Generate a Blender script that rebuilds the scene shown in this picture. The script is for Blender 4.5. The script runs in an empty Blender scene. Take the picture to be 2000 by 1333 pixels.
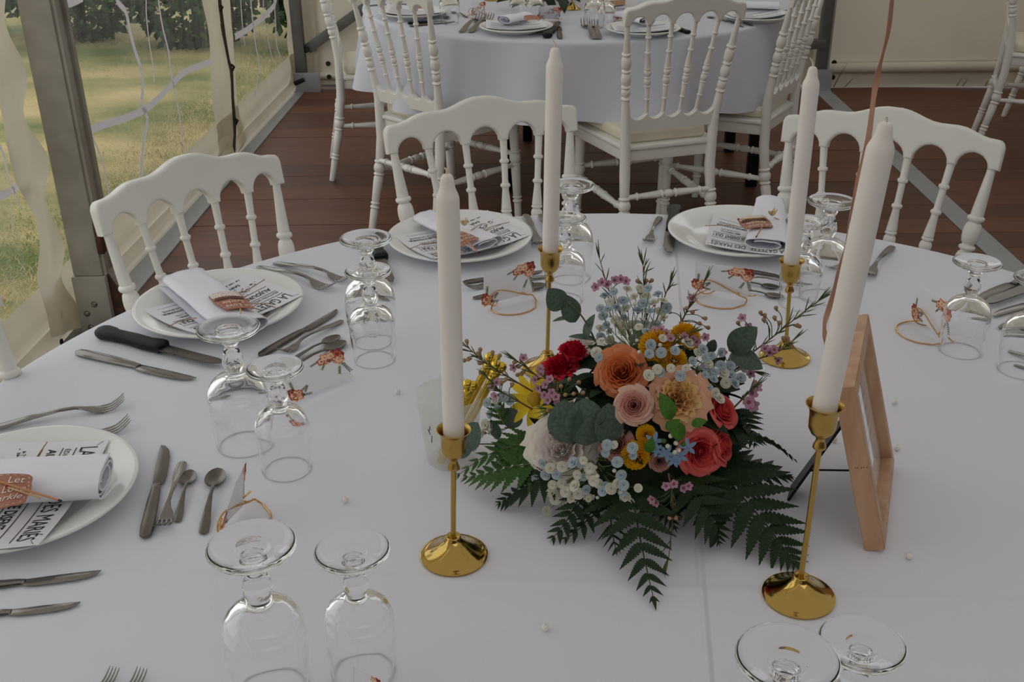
import bpy, bmesh, math, random
from math import sin, cos, tan, pi, radians, sqrt, atan2, exp
from mathutils import Vector, Matrix, noise

S = bpy.context.scene
COL = S.collection
V3 = Vector
random.seed(7)

# ------------------------------------------------------------------ camera, world, exposure
TZ = 0.75                       # table top height
CAMH = 1.45
FPX = 2100.0
PITCH, ROLL = radians(26.5), radians(-0.6)
_f = V3((0, cos(PITCH), -sin(PITCH)))
_r0 = V3((1, 0, 0)); _u0 = _r0.cross(_f)
RIGHT = _r0 * cos(ROLL) + _u0 * sin(ROLL)
UP = -_r0 * sin(ROLL) + _u0 * cos(ROLL)
FWD = _f
CAMP = V3((0, 0, CAMH))
cam = bpy.data.cameras.new('camera')
cam.sensor_width = 36; cam.lens = 36 * FPX / 2000.0
cam.clip_start = 0.02; cam.clip_end = 200
camo = bpy.data.objects.new('camera', cam); COL.objects.link(camo)
m = Matrix((RIGHT, UP, -FWD)).transposed().to_4x4(); m.translation = CAMP
camo.matrix_world = m
S.camera = camo

w = bpy.data.worlds.new('overcast_sky'); S.world = w; w.use_nodes = True
bg = w.node_tree.nodes['Background']
bg.inputs[0].default_value = (0.97, 0.975, 1.0, 1); bg.inputs[1].default_value = 2.7
S.view_settings.view_transform = 'Standard'; S.view_settings.look = 'None'
S.view_settings.gamma = 1; S.view_settings.use_curve_mapping = False
S.view_settings.exposure = -1.1
S.cycles.max_bounces = 14; S.cycles.transmission_bounces = 14; S.cycles.transparent_max_bounces = 16
S.cycles.diffuse_bounces = 5; S.cycles.glossy_bounces = 5
S.cycles.blur_glossy = 0.0
S.cycles.sample_clamp_indirect = 6.0

# ------------------------------------------------------------------ pixel -> point on a real plane
def ray(px, py):
    return RIGHT * ((px - 1000) / FPX) + UP * ((666.5 - py) / FPX) + FWD
def at(px, py, z=TZ):
    d = ray(px, py); t = (z - CAMH) / d.z
    return CAMP + d * t
def aty(px, py, y):
    d = ray(px, py); return CAMP + d * (y / d.y)
def onplane(px, py, p0, n):
    d = ray(px, py); t = (p0 - CAMP).dot(n) / d.dot(n)
    return CAMP + d * t
def pxm(P):                      # pixels per metre at a point
    return FPX / ((V3(P) - CAMP).dot(FWD))

# ------------------------------------------------------------------ mesh builder
class MB:
    def __init__(s): s.v = []; s.f = []; s.mi = []
    def add(s, vs, fs, mi=0, T=None):
        o = len(s.v)
        s.v += [tuple(T @ V3(p)) if T is not None else tuple(p) for p in vs]
        s.f += [tuple(i + o for i in q) for q in fs]; s.mi += [mi] * len(fs)
        return s
    def lathe(s, prof, n=24, T=None, mi=0):
        vs = []; rings = []
        for r, z in prof:
            if r < 1e-6: rings.append([len(vs)]); vs.append((0, 0, z))
            else:
                rings.append(list(range(len(vs), len(vs) + n)))
                vs += [(r * cos(2 * pi * j / n), r * sin(2 * pi * j / n), z) for j in range(n)]
        fs = []
        for a, b in zip(rings, rings[1:]):
            for j in range(n):
                k = (j + 1) % n
                if len(a) == 1 and len(b) == 1: continue
                if len(a) == 1: fs.append((a[0], b[k], b[j]))
                elif len(b) == 1: fs.append((a[j], a[k], b[0]))
                else: fs.append((a[j], a[k], b[k], b[j]))
        return s.add(vs, fs, mi, T)
    def tube(s, pts, rad, n=8, cap=True, mi=0, flat=1.0, T=None, closed=False):
        pts = [V3(p) for p in pts]; N = len(pts)
        if not hasattr(rad, '__len__'): rad = [rad] * N
        t0 = (pts[1] - pts[0]).normalized()
        up = V3((0, 0, 1)) if abs(t0.z) < 0.9 else V3((1, 0, 0))
        nrm = (up - t0 * up.dot(t0)).normalized()
        vs = []
        for i in range(N):
            if closed: t = (pts[(i + 1) % N] - pts[i - 1])
            else: t = (pts[min(i + 1, N - 1)] - pts[max(i - 1, 0)])
            if t.length < 1e-9: t = t0
            t = t.normalized()
            nrm = (nrm - t * nrm.dot(t))
            nrm = nrm.normalized() if nrm.length > 1e-9 else t.orthogonal().normalized()
            b = t.cross(nrm)
            for j in range(n):
                a = 2 * pi * j / n
                vs.append(pts[i] + (nrm * cos(a) * flat + b * sin(a)) * rad[i])
        fs = []
        M = N if closed else N - 1
        for i in range(M):
            q = (i + 1) % N
            for j in range(n):
                k = (j + 1) % n
                fs.append((i * n + j, i * n + k, q * n + k, q * n + j))
        if cap and not closed:
            fs.append(tuple(range(n - 1, -1, -1))); fs.append(tuple((N - 1) * n + j for j in range(n)))
        return s.add(vs, fs, mi, T)
    def box(s, c, d, T=None, mi=0):
        x, y, z = c; a, b, e = d[0] / 2, d[1] / 2, d[2] / 2
        vs = [(x + i * a, y + j * b, z + k * e) for k in (-1, 1) for j in (-1, 1) for i in (-1, 1)]
        fs = [(0, 2, 3, 1), (4, 5, 7, 6), (0, 1, 5, 4), (2, 6, 7, 3), (0, 4, 6, 2), (1, 3, 7, 5)]
        return s.add(vs, fs, mi, T)
    def bbox(s, c, d, bev=.003, T=None, mi=0):       # bevelled box
        bm = bmesh.new(); bmesh.ops.create_cube(bm, size=1)
        for v in bm.verts: v.co = V3((v.co.x * d[0], v.co.y * d[1], v.co.z * d[2]))
        bmesh.ops.bevel(bm, geom=bm.edges[:], offset=bev, segments=2, affect='EDGES', profile=.6)
        bm.verts.index_update()
        vs = [v.co + V3(c) for v in bm.verts]; fs = [tuple(v.index for v in f.verts) for f in bm.faces]; bm.free()
        return s.add(vs, fs, mi, T)
    def prism(s, out, z0, z1, T=None, mi=0, bev=0):
        bm = bmesh.new(); f = bm.faces.new([bm.verts.new((x, y, z0)) for x, y in out])
        r = bmesh.ops.extrude_face_region(bm, geom=[f])
        for e in r['geom']:
            if isinstance(e, bmesh.types.BMVert): e.co.z = z1
        bmesh.ops.recalc_face_normals(bm, faces=bm.faces[:])
        if bev:
            es = [e for e in bm.edges if abs(e.verts[0].co.z - e.verts[1].co.z) < 1e-7]
            bmesh.ops.bevel(bm, geom=es, offset=bev, segments=2, affect='EDGES', profile=.5)
        bmesh.ops.triangulate(bm, faces=[f for f in bm.faces if len(f.verts) > 4])
        bm.verts.index_update()
        vs = [v.co.copy() for v in bm.verts]; fs = [tuple(v.index for v in f.verts) for f in bm.faces]; bm.free()
        return s.add(vs, fs, mi, T)
    def slab(s, out, z0, z1, b=.002, T=None, mi=0, steps=3):
        """extruded outline (counter-clockwise) with rounded rims, made by insetting along the vertex normals"""
        n = len(out); P = [V3((x, y, 0)) for x, y in out]
        if sum(P[i].x * P[(i + 1) % n].y - P[(i + 1) % n].x * P[i].y for i in range(n)) < 0: P.reverse()
        N = []
        for i in range(n):
            e0 = (P[i] - P[i - 1]); e1 = (P[(i + 1) % n] - P[i])
            a = V3((e0.y, -e0.x, 0)).normalized(); c = V3((e1.y, -e1.x, 0)).normalized(); q = a + c
            N.append(q.normalized() if q.length > 1e-6 else a)
        lay = [(z0 + b * (1 - sin(pi / 2 * k / steps)), b * (1 - cos(pi / 2 * k / steps))) for k in range(steps, -1, -1)] + [(z1 - b * (1 - sin(pi / 2 * k / steps)), b * (1 - cos(pi / 2 * k / steps))) for k in range(steps + 1)]
        lay = [(z0, b * 1.18 + .0004)] + lay + [(z1, b * 1.18 + .0004)]      # a flat margin keeps the faces flat-shaded
        vs = [p - N[i] * d + V3((0, 0, z)) for z, d in lay for i, p in enumerate(P)]
        fs = []
        for l in range(len(lay) - 1):
            for i in range(n):
                j = (i + 1) % n; fs.append((l * n + i, l * n + j, (l + 1) * n + j, (l + 1) * n + i))
        from mathutils.geometry import tessellate_polygon
        top = (len(lay) - 1) * n
        for t in tessellate_polygon([vs[top:top + n]]):
            a, c, d = (V3(vs[top + q]) for q in t)
            t = t if (c - a).cross(d - a).z > 0 else (t[0], t[2], t[1])
            fs.append(tuple(top + q for q in t))
        for t in tessellate_polygon([vs[:n]]):
            a, c, d = (V3(vs[q]) for q in t)
            t = t if (c - a).cross(d - a).z < 0 else (t[0], t[2], t[1])
            fs.append(tuple(t))
        return s.add(vs, fs, mi, T)
    def grid(s, fn, nu, nv, mi=0, T=None, wrap=False):
        vs = [fn(i / nu, j / nv) for j in range(nv + 1) for i in range(nu + (0 if wrap else 1))]
        W = nu if wrap else nu + 1
        fs = []
        for j in range(nv):
            for i in range(nu):
                k = (i + 1) % W if wrap else i + 1
                fs.append((j * W + i, j * W + k, (j + 1) * W + k, (j + 1) * W + i))
        return s.add(vs, fs, mi, T)
    def mesh(s, name, mat, o=(0, 0, 0), smooth=True, ang=40):
        me = bpy.data.meshes.new(name)
        o = V3(o)
        me.from_pydata([(p[0] - o.x, p[1] - o.y, p[2] - o.z) for p in s.v], [], s.f)
        mats = mat if isinstance(mat, (list, tuple)) else [mat]
        for q in mats: me.materials.append(q)
        if len(mats) > 1: me.polygons.foreach_set('material_index', s.mi)
        if smooth:
            me.polygons.foreach_set('use_smooth', [True] * len(me.polygons))
            if ang: me.set_sharp_from_angle(angle=radians(ang))
        me.update()
        return me
    def build(s, name, mat, parent=None, o=(0, 0, 0), smooth=True, ang=40):
        return put(name, s.mesh(name, mat, o, smooth, ang), parent, o)

def put(name, me, parent=None, o=(0, 0, 0), M=None):
    ob = bpy.data.objects.new(name, me); COL.objects.link(ob)
    if parent is not None:
        ob.parent = parent
        base = V3((0, 0, 0)); q = parent
        while q is not None: base += q.location; q = q.parent
        if parent.get('_local'): base = V3((0, 0, 0))
        if M is not None:
            ob.matrix_local = Matrix.Translation(-base) @ M
        else: ob.location = V3(o) - base
    else:
        if M is not None: ob.matrix_world = M; ob.matrix_basis = M
        else: ob.location = o
    return ob

def tag(o, label=None, cat=None, group=None, kind=None):
    if label: o['label'] = label
    if cat: o['category'] = cat
    if group: o['group'] = group
    if kind: o['kind'] = kind
    return o
def thing(name, label, cat, loc=(0, 0, 0), group=None, local=False):
    o = bpy.data.objects.new(name, None); COL.objects.link(o)
    o.location = loc; o.empty_display_size = .02
    if local: o['_local'] = 1
    return tag(o, label, cat, group)
def struct(name, mb, mat, parent=None, o=(0, 0, 0), smooth=True, ang=40):
    ob = mb.build(name, mat, parent, o, smooth, ang)
    if parent is None: ob['kind'] = 'structure'
    return ob
def dup(root, label=None, group=None, M=None):
    kids = {}
    for o in list(root.children): kids[o] = list(o.children)
    r = root.copy(); COL.objects.link(r)
    if label: r['label'] = label
    if group: r['group'] = group
    if M is not None: r.matrix_basis = M
    for c, gs in kids.items():
        d = c.copy(); COL.objects.link(d); d.parent = r
        for g in gs:
            e = g.copy(); COL.objects.link(e); e.parent = d
    return r

# ------------------------------------------------------------------ materials
def lin(c):
    def q(x):
        x /= 255.0
        return x / 12.92 if x <= .04045 else ((x + .055) / 1.055) ** 2.4
    return (q(c[0]), q(c[1]), q(c[2]), 1)
def mat(name, rgb, rough=.5, metal=0, var=0, scale=20, bump=0, bscale=200, spec=None, sss=0, coat=0, rgb2=None, stretch=None, trans=0, bdist=.002):
    M = bpy.data.materials.new(name); M.use_nodes = True
    N = M.node_tree.nodes; L = M.node_tree.links; p = N['Principled BSDF']
    c = lin(rgb); p.inputs['Base Color'].default_value = c
    p.inputs['Roughness'].default_value = rough; p.inputs['Metallic'].default_value = metal
    if spec is not None: p.inputs['Specular IOR Level'].default_value = spec
    if sss: p.inputs['Subsurface Weight'].default_value = sss; p.inputs['Subsurface Radius'].default_value = (.012, .008, .006); p.inputs['Subsurface Scale'].default_value = .4
    if coat: p.inputs['Coat Weight'].default_value = coat; p.inputs['Coat Roughness'].default_value = .1
    if var or rgb2 or bump:
        tc = N.new('ShaderNodeTexCoord'); mp = N.new('ShaderNodeMapping')
        L.new(tc.outputs['Object'], mp.inputs[0])
        if stretch: mp.inputs['Scale'].default_value = stretch
    if var or rgb2:
        nz = N.new('ShaderNodeTexNoise'); nz.inputs['Scale'].default_value = scale; nz.inputs['Detail'].default_value = 5
        L.new(mp.outputs[0], nz.inputs['Vector'])
        cr = N.new('ShaderNodeValToRGB'); cr.color_ramp.elements[0].position = .32; cr.color_ramp.elements[1].position = .68
        c2 = lin(rgb2) if rgb2 else tuple(min(1, x * (1 + var)) for x in c[:3]) + (1,)
        c1 = c if rgb2 else tuple(x * (1 - var) for x in c[:3]) + (1,)
        cr.color_ramp.elements[0].color = c1; cr.color_ramp.elements[1].color = c2
        L.new(nz.outputs['Fac'], cr.inputs[0]); L.new(cr.outputs[0], p.inputs['Base Color'])
    if bump:
        nb = N.new('ShaderNodeTexNoise'); nb.inputs['Scale'].default_value = bscale; nb.inputs['Detail'].default_value = 3
        L.new(mp.outputs[0], nb.inputs['Vector'])
        bp = N.new('ShaderNodeBump'); bp.inputs['Strength'].default_value = bump; bp.inputs['Distance'].default_value = bdist
        L.new(nb.outputs['Fac'], bp.inputs['Height']); L.new(bp.outputs[0], p.inputs['Normal'])
    if trans:
        out = N['Material Output']; tr = N.new('ShaderNodeBsdfTranslucent'); mx = N.new('ShaderNodeMixShader')
        tr.inputs[0].default_value = tuple(min(1, x * 1.1) for x in c[:3]) + (1,); mx.inputs[0].default_value = trans
        if var or rgb2: L.new(cr.outputs[0], tr.inputs[0])
        L.new(p.outputs[0], mx.inputs[1]); L.new(tr.outputs[0], mx.inputs[2]); L.new(mx.outputs[0], out.inputs[0])
    return M
def glass_mat(name, rgb=(255, 255, 255), ior=1.5, rough=0.0):
    M = bpy.data.materials.new(name); M.use_nodes = True
    p = M.node_tree.nodes['Principled BSDF']
    p.inputs['Base Color'].default_value = lin(rgb); p.inputs['Roughness'].default_value = rough
    p.inputs['IOR'].default_value = ior; p.inputs['Transmission Weight'].default_value = 1
    return M
def film_mat(name, haze=.055, tint=(.95, .97, .95), gl=.05, bump=.5):
    M = bpy.data.materials.new(name); M.use_nodes = True
    N = M.node_tree.nodes; L = M.node_tree.links; N.remove(N['Principled BSDF']); out = N['Material Output']
    t = N.new('ShaderNodeBsdfTransparent'); t.inputs[0].default_value = tint + (1,)
    d = N.new('ShaderNodeBsdfDiffuse'); d.inputs[0].default_value = (.9, .9, .9, 1)
    tl = N.new('ShaderNodeBsdfTranslucent'); tl.inputs[0].default_value = (.9, .9, .9, 1)
    g = N.new('ShaderNodeBsdfGlossy'); g.inputs['Roughness'].default_value = .08
    tc = N.new('ShaderNodeTexCoord'); mp = N.new('ShaderNodeMapping'); mp.inputs['Scale'].default_value = (1, 6, 1.2)
    nz = N.new('ShaderNodeTexNoise'); nz.inputs['Scale'].default_value = 4; nz.inputs['Detail'].default_value = 3
    bp = N.new('ShaderNodeBump'); bp.inputs['Strength'].default_value = bump; bp.inputs['Distance'].default_value = .02
    L.new(tc.outputs['Object'], mp.inputs[0]); L.new(mp.outputs[0], nz.inputs['Vector'])
    L.new(nz.outputs['Fac'], bp.inputs['Height']); L.new(bp.outputs[0], g.inputs['Normal'])
    cr = N.new('ShaderNodeMapRange'); cr.inputs[1].default_value = .35; cr.inputs[2].default_value = .75
    cr.inputs[3].default_value = haze * .3; cr.inputs[4].default_value = haze * 2
    L.new(nz.outputs['Fac'], cr.inputs[0])
    dm = N.new('ShaderNodeMixShader'); L.new(d.outputs[0], dm.inputs[1]); L.new(tl.outputs[0], dm.inputs[2])
    m1 = N.new('ShaderNodeMixShader'); L.new(cr.outputs[0], m1.inputs[0]); L.new(t.outputs[0], m1.inputs[1]); L.new(dm.outputs[0], m1.inputs[2])
    lw = N.new('ShaderNodeLayerWeight'); lw.inputs[0].default_value = .12
    mm = N.new('ShaderNodeMath'); mm.operation = 'MULTIPLY_ADD'; mm.inputs[1].default_value = .5; mm.inputs[2].default_value = gl
    L.new(lw.outputs['Fresnel'], mm.inputs[0])
    m2 = N.new('ShaderNodeMixShader'); L.new(mm.outputs[0], m2.inputs[0]); L.new(m1.outputs[0], m2.inputs[1]); L.new(g.outputs[0], m2.inputs[2])
    L.new(m2.outputs[0], out.inputs[0])
    return M

M_canvas = mat('white_canvas', (222, 215, 198), .6, var=.05, scale=3, trans=.10, bump=.15, bscale=8, bdist=.01)
M_canvas_old = mat('cream_canvas', (218, 210, 192), .6, var=.06, scale=6, trans=.42, bump=.2, bscale=10, bdist=.01)
M_dim_canvas = mat('dimmed_opaque_canvas', (120, 112, 100), .7, var=.05, scale=3)  # canvas made dull and opaque to cut light from the unseen walls
M_roof = mat('roof_canvas', (235, 234, 228), .6, trans=.30)
M_film = film_mat('clear_window_film')
M_bar = mat('white_film_band_streak', (214, 208, 216), .5, trans=.35)
M_alu = mat('weathered_aluminium', (178, 174, 162), .5, .1, rgb2=(150, 146, 134), scale=9, bump=.1, bscale=60)
M_aludark = mat('dark_aluminium', (104, 104, 100), .45, .3, var=.12, scale=12)
M_strip = mat('grey_floor_channel', (158, 161, 164), .45, .2, var=.06, scale=10)
M_rust = mat('rusty_steel', (92, 60, 42), .7, .3, rgb2=(60, 48, 40), scale=30)
M_dark = mat('dark_eyelet', (30, 27, 24), .5, .3)
M_plank = [mat('brown_floor_board_%s' % n, a, .5, rgb2=b, scale=4, stretch=(1, 9, 9), bump=.15, bscale=25) for n, a, b in
           (('warm', (86, 48, 30), (108, 63, 40)), ('deep', (74, 42, 27), (95, 54, 34)), ('worn', (93, 54, 34), (112, 68, 44)))]
M_under = mat('floor_joist_dark', (34, 24, 19), .8)
M_chair = mat('white_resin', (230, 228, 221), .34, var=.02, scale=6)
M_cushion = mat('cream_vinyl', (226, 218, 198), .4, var=.04, scale=12)
M_black = mat('black_plastic', (11, 11, 12), .45, spec=.3)
M_steel = mat('brushed_steel', (138, 134, 129), .22, 1, var=.08, scale=30)
M_steel_dull = mat('worn_steel', (112, 107, 100), .3, 1, var=.1, scale=40)
M_porcelain = mat('white_porcelain', (232, 232, 230), .14, coat=.3)
M_paper = mat('white_paper', (228, 228, 232), .7)
M_ink = mat('black_ink', (24, 24, 28), .7)
M_ink_grey = mat('grey_ink', (120, 120, 126), .7)
M_napkin = mat('white_napkin_cloth', (232, 231, 240), .6, bump=.12, bscale=900, bdist=.0005)
M_kraft = mat('rose_brown_card', (166, 110, 88), .6, var=.05, scale=60)
M_lace = mat('lace_print', (226, 214, 206), .7)
M_chocolate = mat('brown_ribbon_print', (84, 48, 40), .6)
M_twine = mat('jute_twine', (166, 122, 78), .8, var=.15, scale=300)
M_match = mat('match_wood', (206, 172, 118), .7)
M_matchred = mat('match_head', (170, 36, 28), .6)
M_copperstick = mat('copper_stick', (186, 128, 84), .4, .4)
M_drypetal = mat('dried_petal', (226, 204, 160), .8, var=.1, scale=80, trans=.3)
M_gold = mat('polished_gold', (190, 158, 88), .1, 1, var=.04, scale=15)
M_goldsatin = mat('satin_gold', (184, 152, 82), .3, 1, var=.05, scale=25)
M_goldwire = mat('rose_gold_wire', (206, 160, 104), .22, 1)
M_goldplastic = mat('gold_chrome_plastic', (222, 188, 76), .1, 1)
M_wax = mat('white_wax', (240, 233, 228), .42, sss=.15, var=.02, scale=10)
M_wick = mat('cotton_wick', (222, 208, 182), .8)
M_glass = glass_mat('clear_glass', ior=1.47)
M_pearl = mat('pearl', (232, 226, 216), .15, coat=.6)
M_wood = mat('pale_frame_wood', (198, 160, 128), .5, rgb2=(176, 134, 104), scale=10, stretch=(6, 6, 1), bump=.1, bscale=60)
M_ribbon = mat('rose_copper_ribbon', (190, 144, 122), .4, .1, trans=.15)
M_cup = None
def kill(root):
    for c in list(root.children_recursive): bpy.data.objects.remove(c)
    bpy.data.objects.remove(root)
def lerp(a, b, t): return a + (b - a) * t
def resample(pts, n):
    pts = [V3(p) for p in pts]; L = [0]
    for a, b in zip(pts, pts[1:]): L.append(L[-1] + (b - a).length)
    out = []; k = 0
    for i in range(n):
        s = L[-1] * i / (n - 1)
        while k < len(pts) - 2 and L[k + 1] < s: k += 1
        d = L[k + 1] - L[k]
        out.append(pts[k].lerp(pts[k + 1], (s - L[k]) / d if d > 1e-9 else 0))
    return out
def spline(pts, n):              # smooth curve through points
    pts = [V3(p) for p in pts]; P = [pts[0] * 2 - pts[1]] + pts + [pts[-1] * 2 - pts[-2]]
    out = []; seg = len(pts) - 1
    for i in range(n):
        x = seg * i / (n - 1); k = min(int(x), seg - 1); t = x - k
        a, b, c, d = P[k], P[k + 1], P[k + 2], P[k + 3]
        out.append(.5 * ((2 * b) + (c - a) * t + (2 * a - 5 * b + 4 * c - d) * t * t + (3 * b - a - 3 * c + d) * t ** 3))
    return out

# ------------------------------------------------------------------ the marquee
WK = .045; WX0 = -1.36; WY0 = 3.2
def wx(y): return WX0 + WK * (y - WY0)
WN = V3((1, -WK, 0)).normalized()                    # left wall normal, into the room
WP = V3((WX0, WY0, 0))
def wl(px, py, off=0): return onplane(px, py, WP + WN * off, WN)
BN = V3((-.04, -1, 0)).normalized(); BP = V3((-1.1, 6.23, 0))
def by(x): return 6.23 - .04 * (x + 1.1)
def bk(px, py, off=0): return onplane(px, py, BP + BN * off, BN)
XR, YF, ZE = 6.5, -3.2, 2.35

# floor: boards laid across, between grey aluminium channels
floor_mb = MB().box((2.5, 1.1, -.04), (7.9, 10.6, .04))
floor = struct('floor', floor_mb, M_under, smooth=False)
rail_x0 = lambda y: wx(y) + .02
rail_x1 = lambda y: -1.24 + .031 * (y - 3.63)
sx = lambda y: 1.74 + .006 * (y - 3.65)
y = 1.3; row = 0
while y < 6.2:
    wdt = .155
    y1 = min(y + wdt, 6.25)
    for bay, (xa, xb) in enumerate(((rail_x1(y) + .002, sx(y) - .047), (sx(y) + .047, 4.2))):
        off = random.uniform(.8, 1.9)
        cuts = [xa, xa + off, xb] if bay == 0 else [xa, xb]
        for c0, c1 in zip(cuts, cuts[1:]):
            ytop = min(y1, by((c0 + c1) / 2) + .02)
            if ytop - y < .03: continue
            dz = random.uniform(-.0012, .0012)
            b = MB().bbox(((c0 + c1) / 2, (y + ytop) / 2, -.011 + dz), (c1 - c0 - .002, ytop - y - .0014, .022), .0009)
            o = b.build('floor_board', M_plank[random.randrange(3)], floor, ((c0 + c1) / 2, (y + ytop) / 2, 0), smooth=False)
    y = y1; row += 1
struct('trim_1', MB().prism([(rail_x0(-1), -1), (rail_x1(-1), -1), (rail_x1(6.2), 6.2), (rail_x0(6.2), 6.2)], -.03, .006, bev=.002), M_strip, smooth=False)
struct('trim_2', MB().prism([(sx(.5) - .045, .5), (sx(.5) + .045, .5), (sx(6.1) + .045, 6.1), (sx(6.1) - .045, 6.1)], -.02, .002, bev=.001), M_strip, smooth=False)

# left wall: canvas uprights, skirt and clear windows
def strip_between(A, B, n=40, m=4, wob=.012, seed=0, off=0.0):
    A = resample(A, n); B = resample(B, n)
    def fn(u, v):
        i = min(int(v * (n - 1) + .5), n - 1)
        p = A[i].lerp(B[i], u)
        s = noise.noise(V3((u * 1.5, v * 6, seed))) * wob
        return p + WN * (off + s)
    return fn
wall = MB()
def wpt(y, z): return V3((wx(y), y, z))
# skirt below the windows with two rolls
def skirt(y0, y1, zt):
    prof = [(0, -.02), (.002, .0), (.014, .012), (.022, .035), (.014, .055), (.003, .068), (.012, .085), (.012, .105), (.003, .13), (0, zt)]
    def fn(u, v):
        yy = lerp(y0, y1, u); x = v * (len(prof) - 1); k = min(int(x), len(prof) - 2); t = x - k
        o = lerp(prof[k][0], prof[k + 1][0], t); z = lerp(prof[k][1], prof[k + 1][1], t)
        o *= 1 + .4 * noise.noise(V3((yy * 2.5, v * 2, 3)))
        return wpt(yy, z) + WN * o
    wall.grid(fn, 90, 36)
skirt(.2, 6.2, .205)
# seam strip between the two windows
sL = [wl(*p) for p in ((388, -160), (392, 0), (400, 50), (408, 100), (412, 200), (424, 270), (417, 330))]
sR = [wl(*p) for p in ((415, -160), (424, 0), (436, 80), (444, 150), (452, 210), (456, 260), (450, 320))]
wall.grid(strip_between(sL, sR, seed=1, off=.006), 5, 39)
tL = [wl(*p) for p in ((418, -160), (428, 0), (440, 80), (448, 150), (456, 210), (460, 260), (456, 330))]
tR = [wl(*p) for p in ((440, -160), (448, 0), (456, 70), (459, 140), (462, 200), (470, 240), (475, 260))]
wall.grid(strip_between(tL, tR, seed=2, off=.0), 4, 39)
# border by the near post and by the corner
uL = [wl(*p) for p in ((60, -160), (90, 0), (110, 120), (130, 260), (160, 420), (196, 560))]
uR = [wl(*p) for p in ((110, -160), (122, 0), (118, 90), (140, 180), (165, 262), (190, 420), (225, 520))]
wall.grid(strip_between(uL, uR, seed=5, off=.004), 5, 39)
cL = [wl(*p) for p in ((545, -160), (552, 0), (556, 40), (560, 90), (566, 130), (560, 170))]
cR = [wl(*p) for p in ((575, -160), (581, 0), (584, 40), (590, 80), (594, 110), (588, 165))]
wall.grid(strip_between(cL, cR, seed=7, off=.006, wob=.03), 5, 39)
# upper band of the side wall (above the frame)
wall.grid(lambda u, v: wpt(lerp(-4, 6.2, u), lerp(1.95, ZE + .1, v)), 20, 3)
wall.grid(lambda u, v: wpt(lerp(-4, .25, u), lerp(0, 2, v)), 6, 3)
wall_left = struct('wall_left', wall, M_canvas_old)
# scalloped near curtain
kL = [wl(*p, .03) for p in ((-110, -300), (-40, 0), (0, 215), (30, 360), (66, 430), (78, 480), (72, 548), (92, 620), (100, 660))]
kR = [wl(*p, .03) for p in ((-60, -300), (6, 0), (24, 60), (44, 160), (58, 220), (80, 300), (104, 390), (110, 450), (124, 520), (146, 590), (156, 640))]
kn = 60; KA = resample(kL, kn); KB = resample(kR, kn)
def curt(u, v):
    i = min(int(v * (kn - 1) + .5), kn - 1); p = KA[i].lerp(KB[i], u)
    edge = max(0, u - .6) / .4
    return p + WN * (.02 * noise.noise(V3((u * 2, v * 5, 4))) + .035 * edge * sin(v * 34) * .5)
cu = struct('curtain_border', MB().grid(curt, 10, 59), M_canvas_old); cu['kind'] = 'structure'; cu.name = 'trim_3'

M_lace_dark = mat('dark_lacing_cord', (70, 54, 42), .8)
lac = MB().tube([wl(*p, .016) for p in ((425, -60), (430, 12), (438, 70), (446, 115), (452, 140), (454, 190), (458, 236), (459, 262), (456, 300))], [.006, .008, .007, .006, .008, .007, .008, .006, .008], 8)
struct('lacing_cord', lac, M_lace_dark, wall_left)
for (px, py) in ((429, 16), (452, 133), (459, 238)):
    p = wl(px, py, .02)
    struct('hook', MB().tube([p + V3((0, 0, .016)), p + WN * .012 + V3((0, .004, .004)), p + V3((0, .004, -.014))], .006, 8), M_dark, wall_left, p)
for (px, py) in ((116, 616), (119, 668), (640 - 60, 124)):
    p = wl(px, py, .03 if px < 200 else .02)
    struct('eyelet', MB().lathe([(0, 0), (.009, .0), (.010, .003), (0, .003)], 12, Matrix.Translation(p) @ WN.to_track_quat('Z', 'Y').to_matrix().to_4x4()), M_dark, wall_left, p)

def window(name, y0, y1, z0, bands, seed):
    def fn(u, v):
        y = lerp(y0, y1, u); z = lerp(z0, 2.0, v)
        return wpt(y, z) + WN * (-.004 + .012 * noise.noise(V3((y * 2.2, z * 1.2, seed))))
    w_ = struct(name, MB().grid(fn, 30, 30), M_film)
    for pts, wd in bands:
        P = spline([wl(*p, .006) for p in pts], 30)
        mb = MB()
        vs = []
        for i, p in enumerate(P):
            t = (P[min(i + 1, 29)] - P[max(i - 1, 0)]).normalized(); b = t.cross(WN).normalized()
            n_ = WN * (.008 * noise.noise(p * 4))
            wd_ = wd if wd > .017 else wd * min(1, .15 + (29 - i) / 10)
            vs += [p - b * wd_ / 2 + n_, p + WN * .003 + n_, p + b * wd_ / 2 + n_]
        fs = []
        for i in range(29): fs += [(3 * i, 3 * i + 1, 3 * i + 4, 3 * i + 3), (3 * i + 1, 3 * i + 2, 3 * i + 5, 3 * i + 4)]
        mb.add(vs, fs)
        struct('glazing_band_streak', mb, M_bar, w_, P[15])  # wide strips are real bands, thinnest ones paint reflection streaks along film wrinkles
    return w_
window('window_1', .25, 2.84, .15, [([(-60, 395), (0, 383), (22, 372), (36, 360)], .022), ([(-40, 250), (0, 290), (14, 340), (40, 410)], .012)], 1)
window('window_2', 2.95, 4.72, .19, [
    ([(150, 276), (168, 262), (180, 252), (215, 240), (250, 229), (285, 212), (318, 182), (350, 150), (380, 132), (412, 121)], .026),
    ([(215, -60), (230, 0), (246, 22), (254, 60), (264, 100), (276, 138), (277, 180), (276, 205), (287, 232), (283, 270), (278, 330), (280, 380)], .024),
    ([(300, -70), (307, 0), (316, 50), (328, 100), (332, 140), (340, 180), (351, 225), (354, 260), (362, 310)], .014),
    ([(172, 256), (186, 282), (200, 320), (212, 380), (216, 420)], .010),
    ([(282, -40), (284, 20), (292, 80), (298, 120), (300, 160)], .006),
    ([(118, 6), (136, 4), (158, -6)], .03)], 2)
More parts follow.
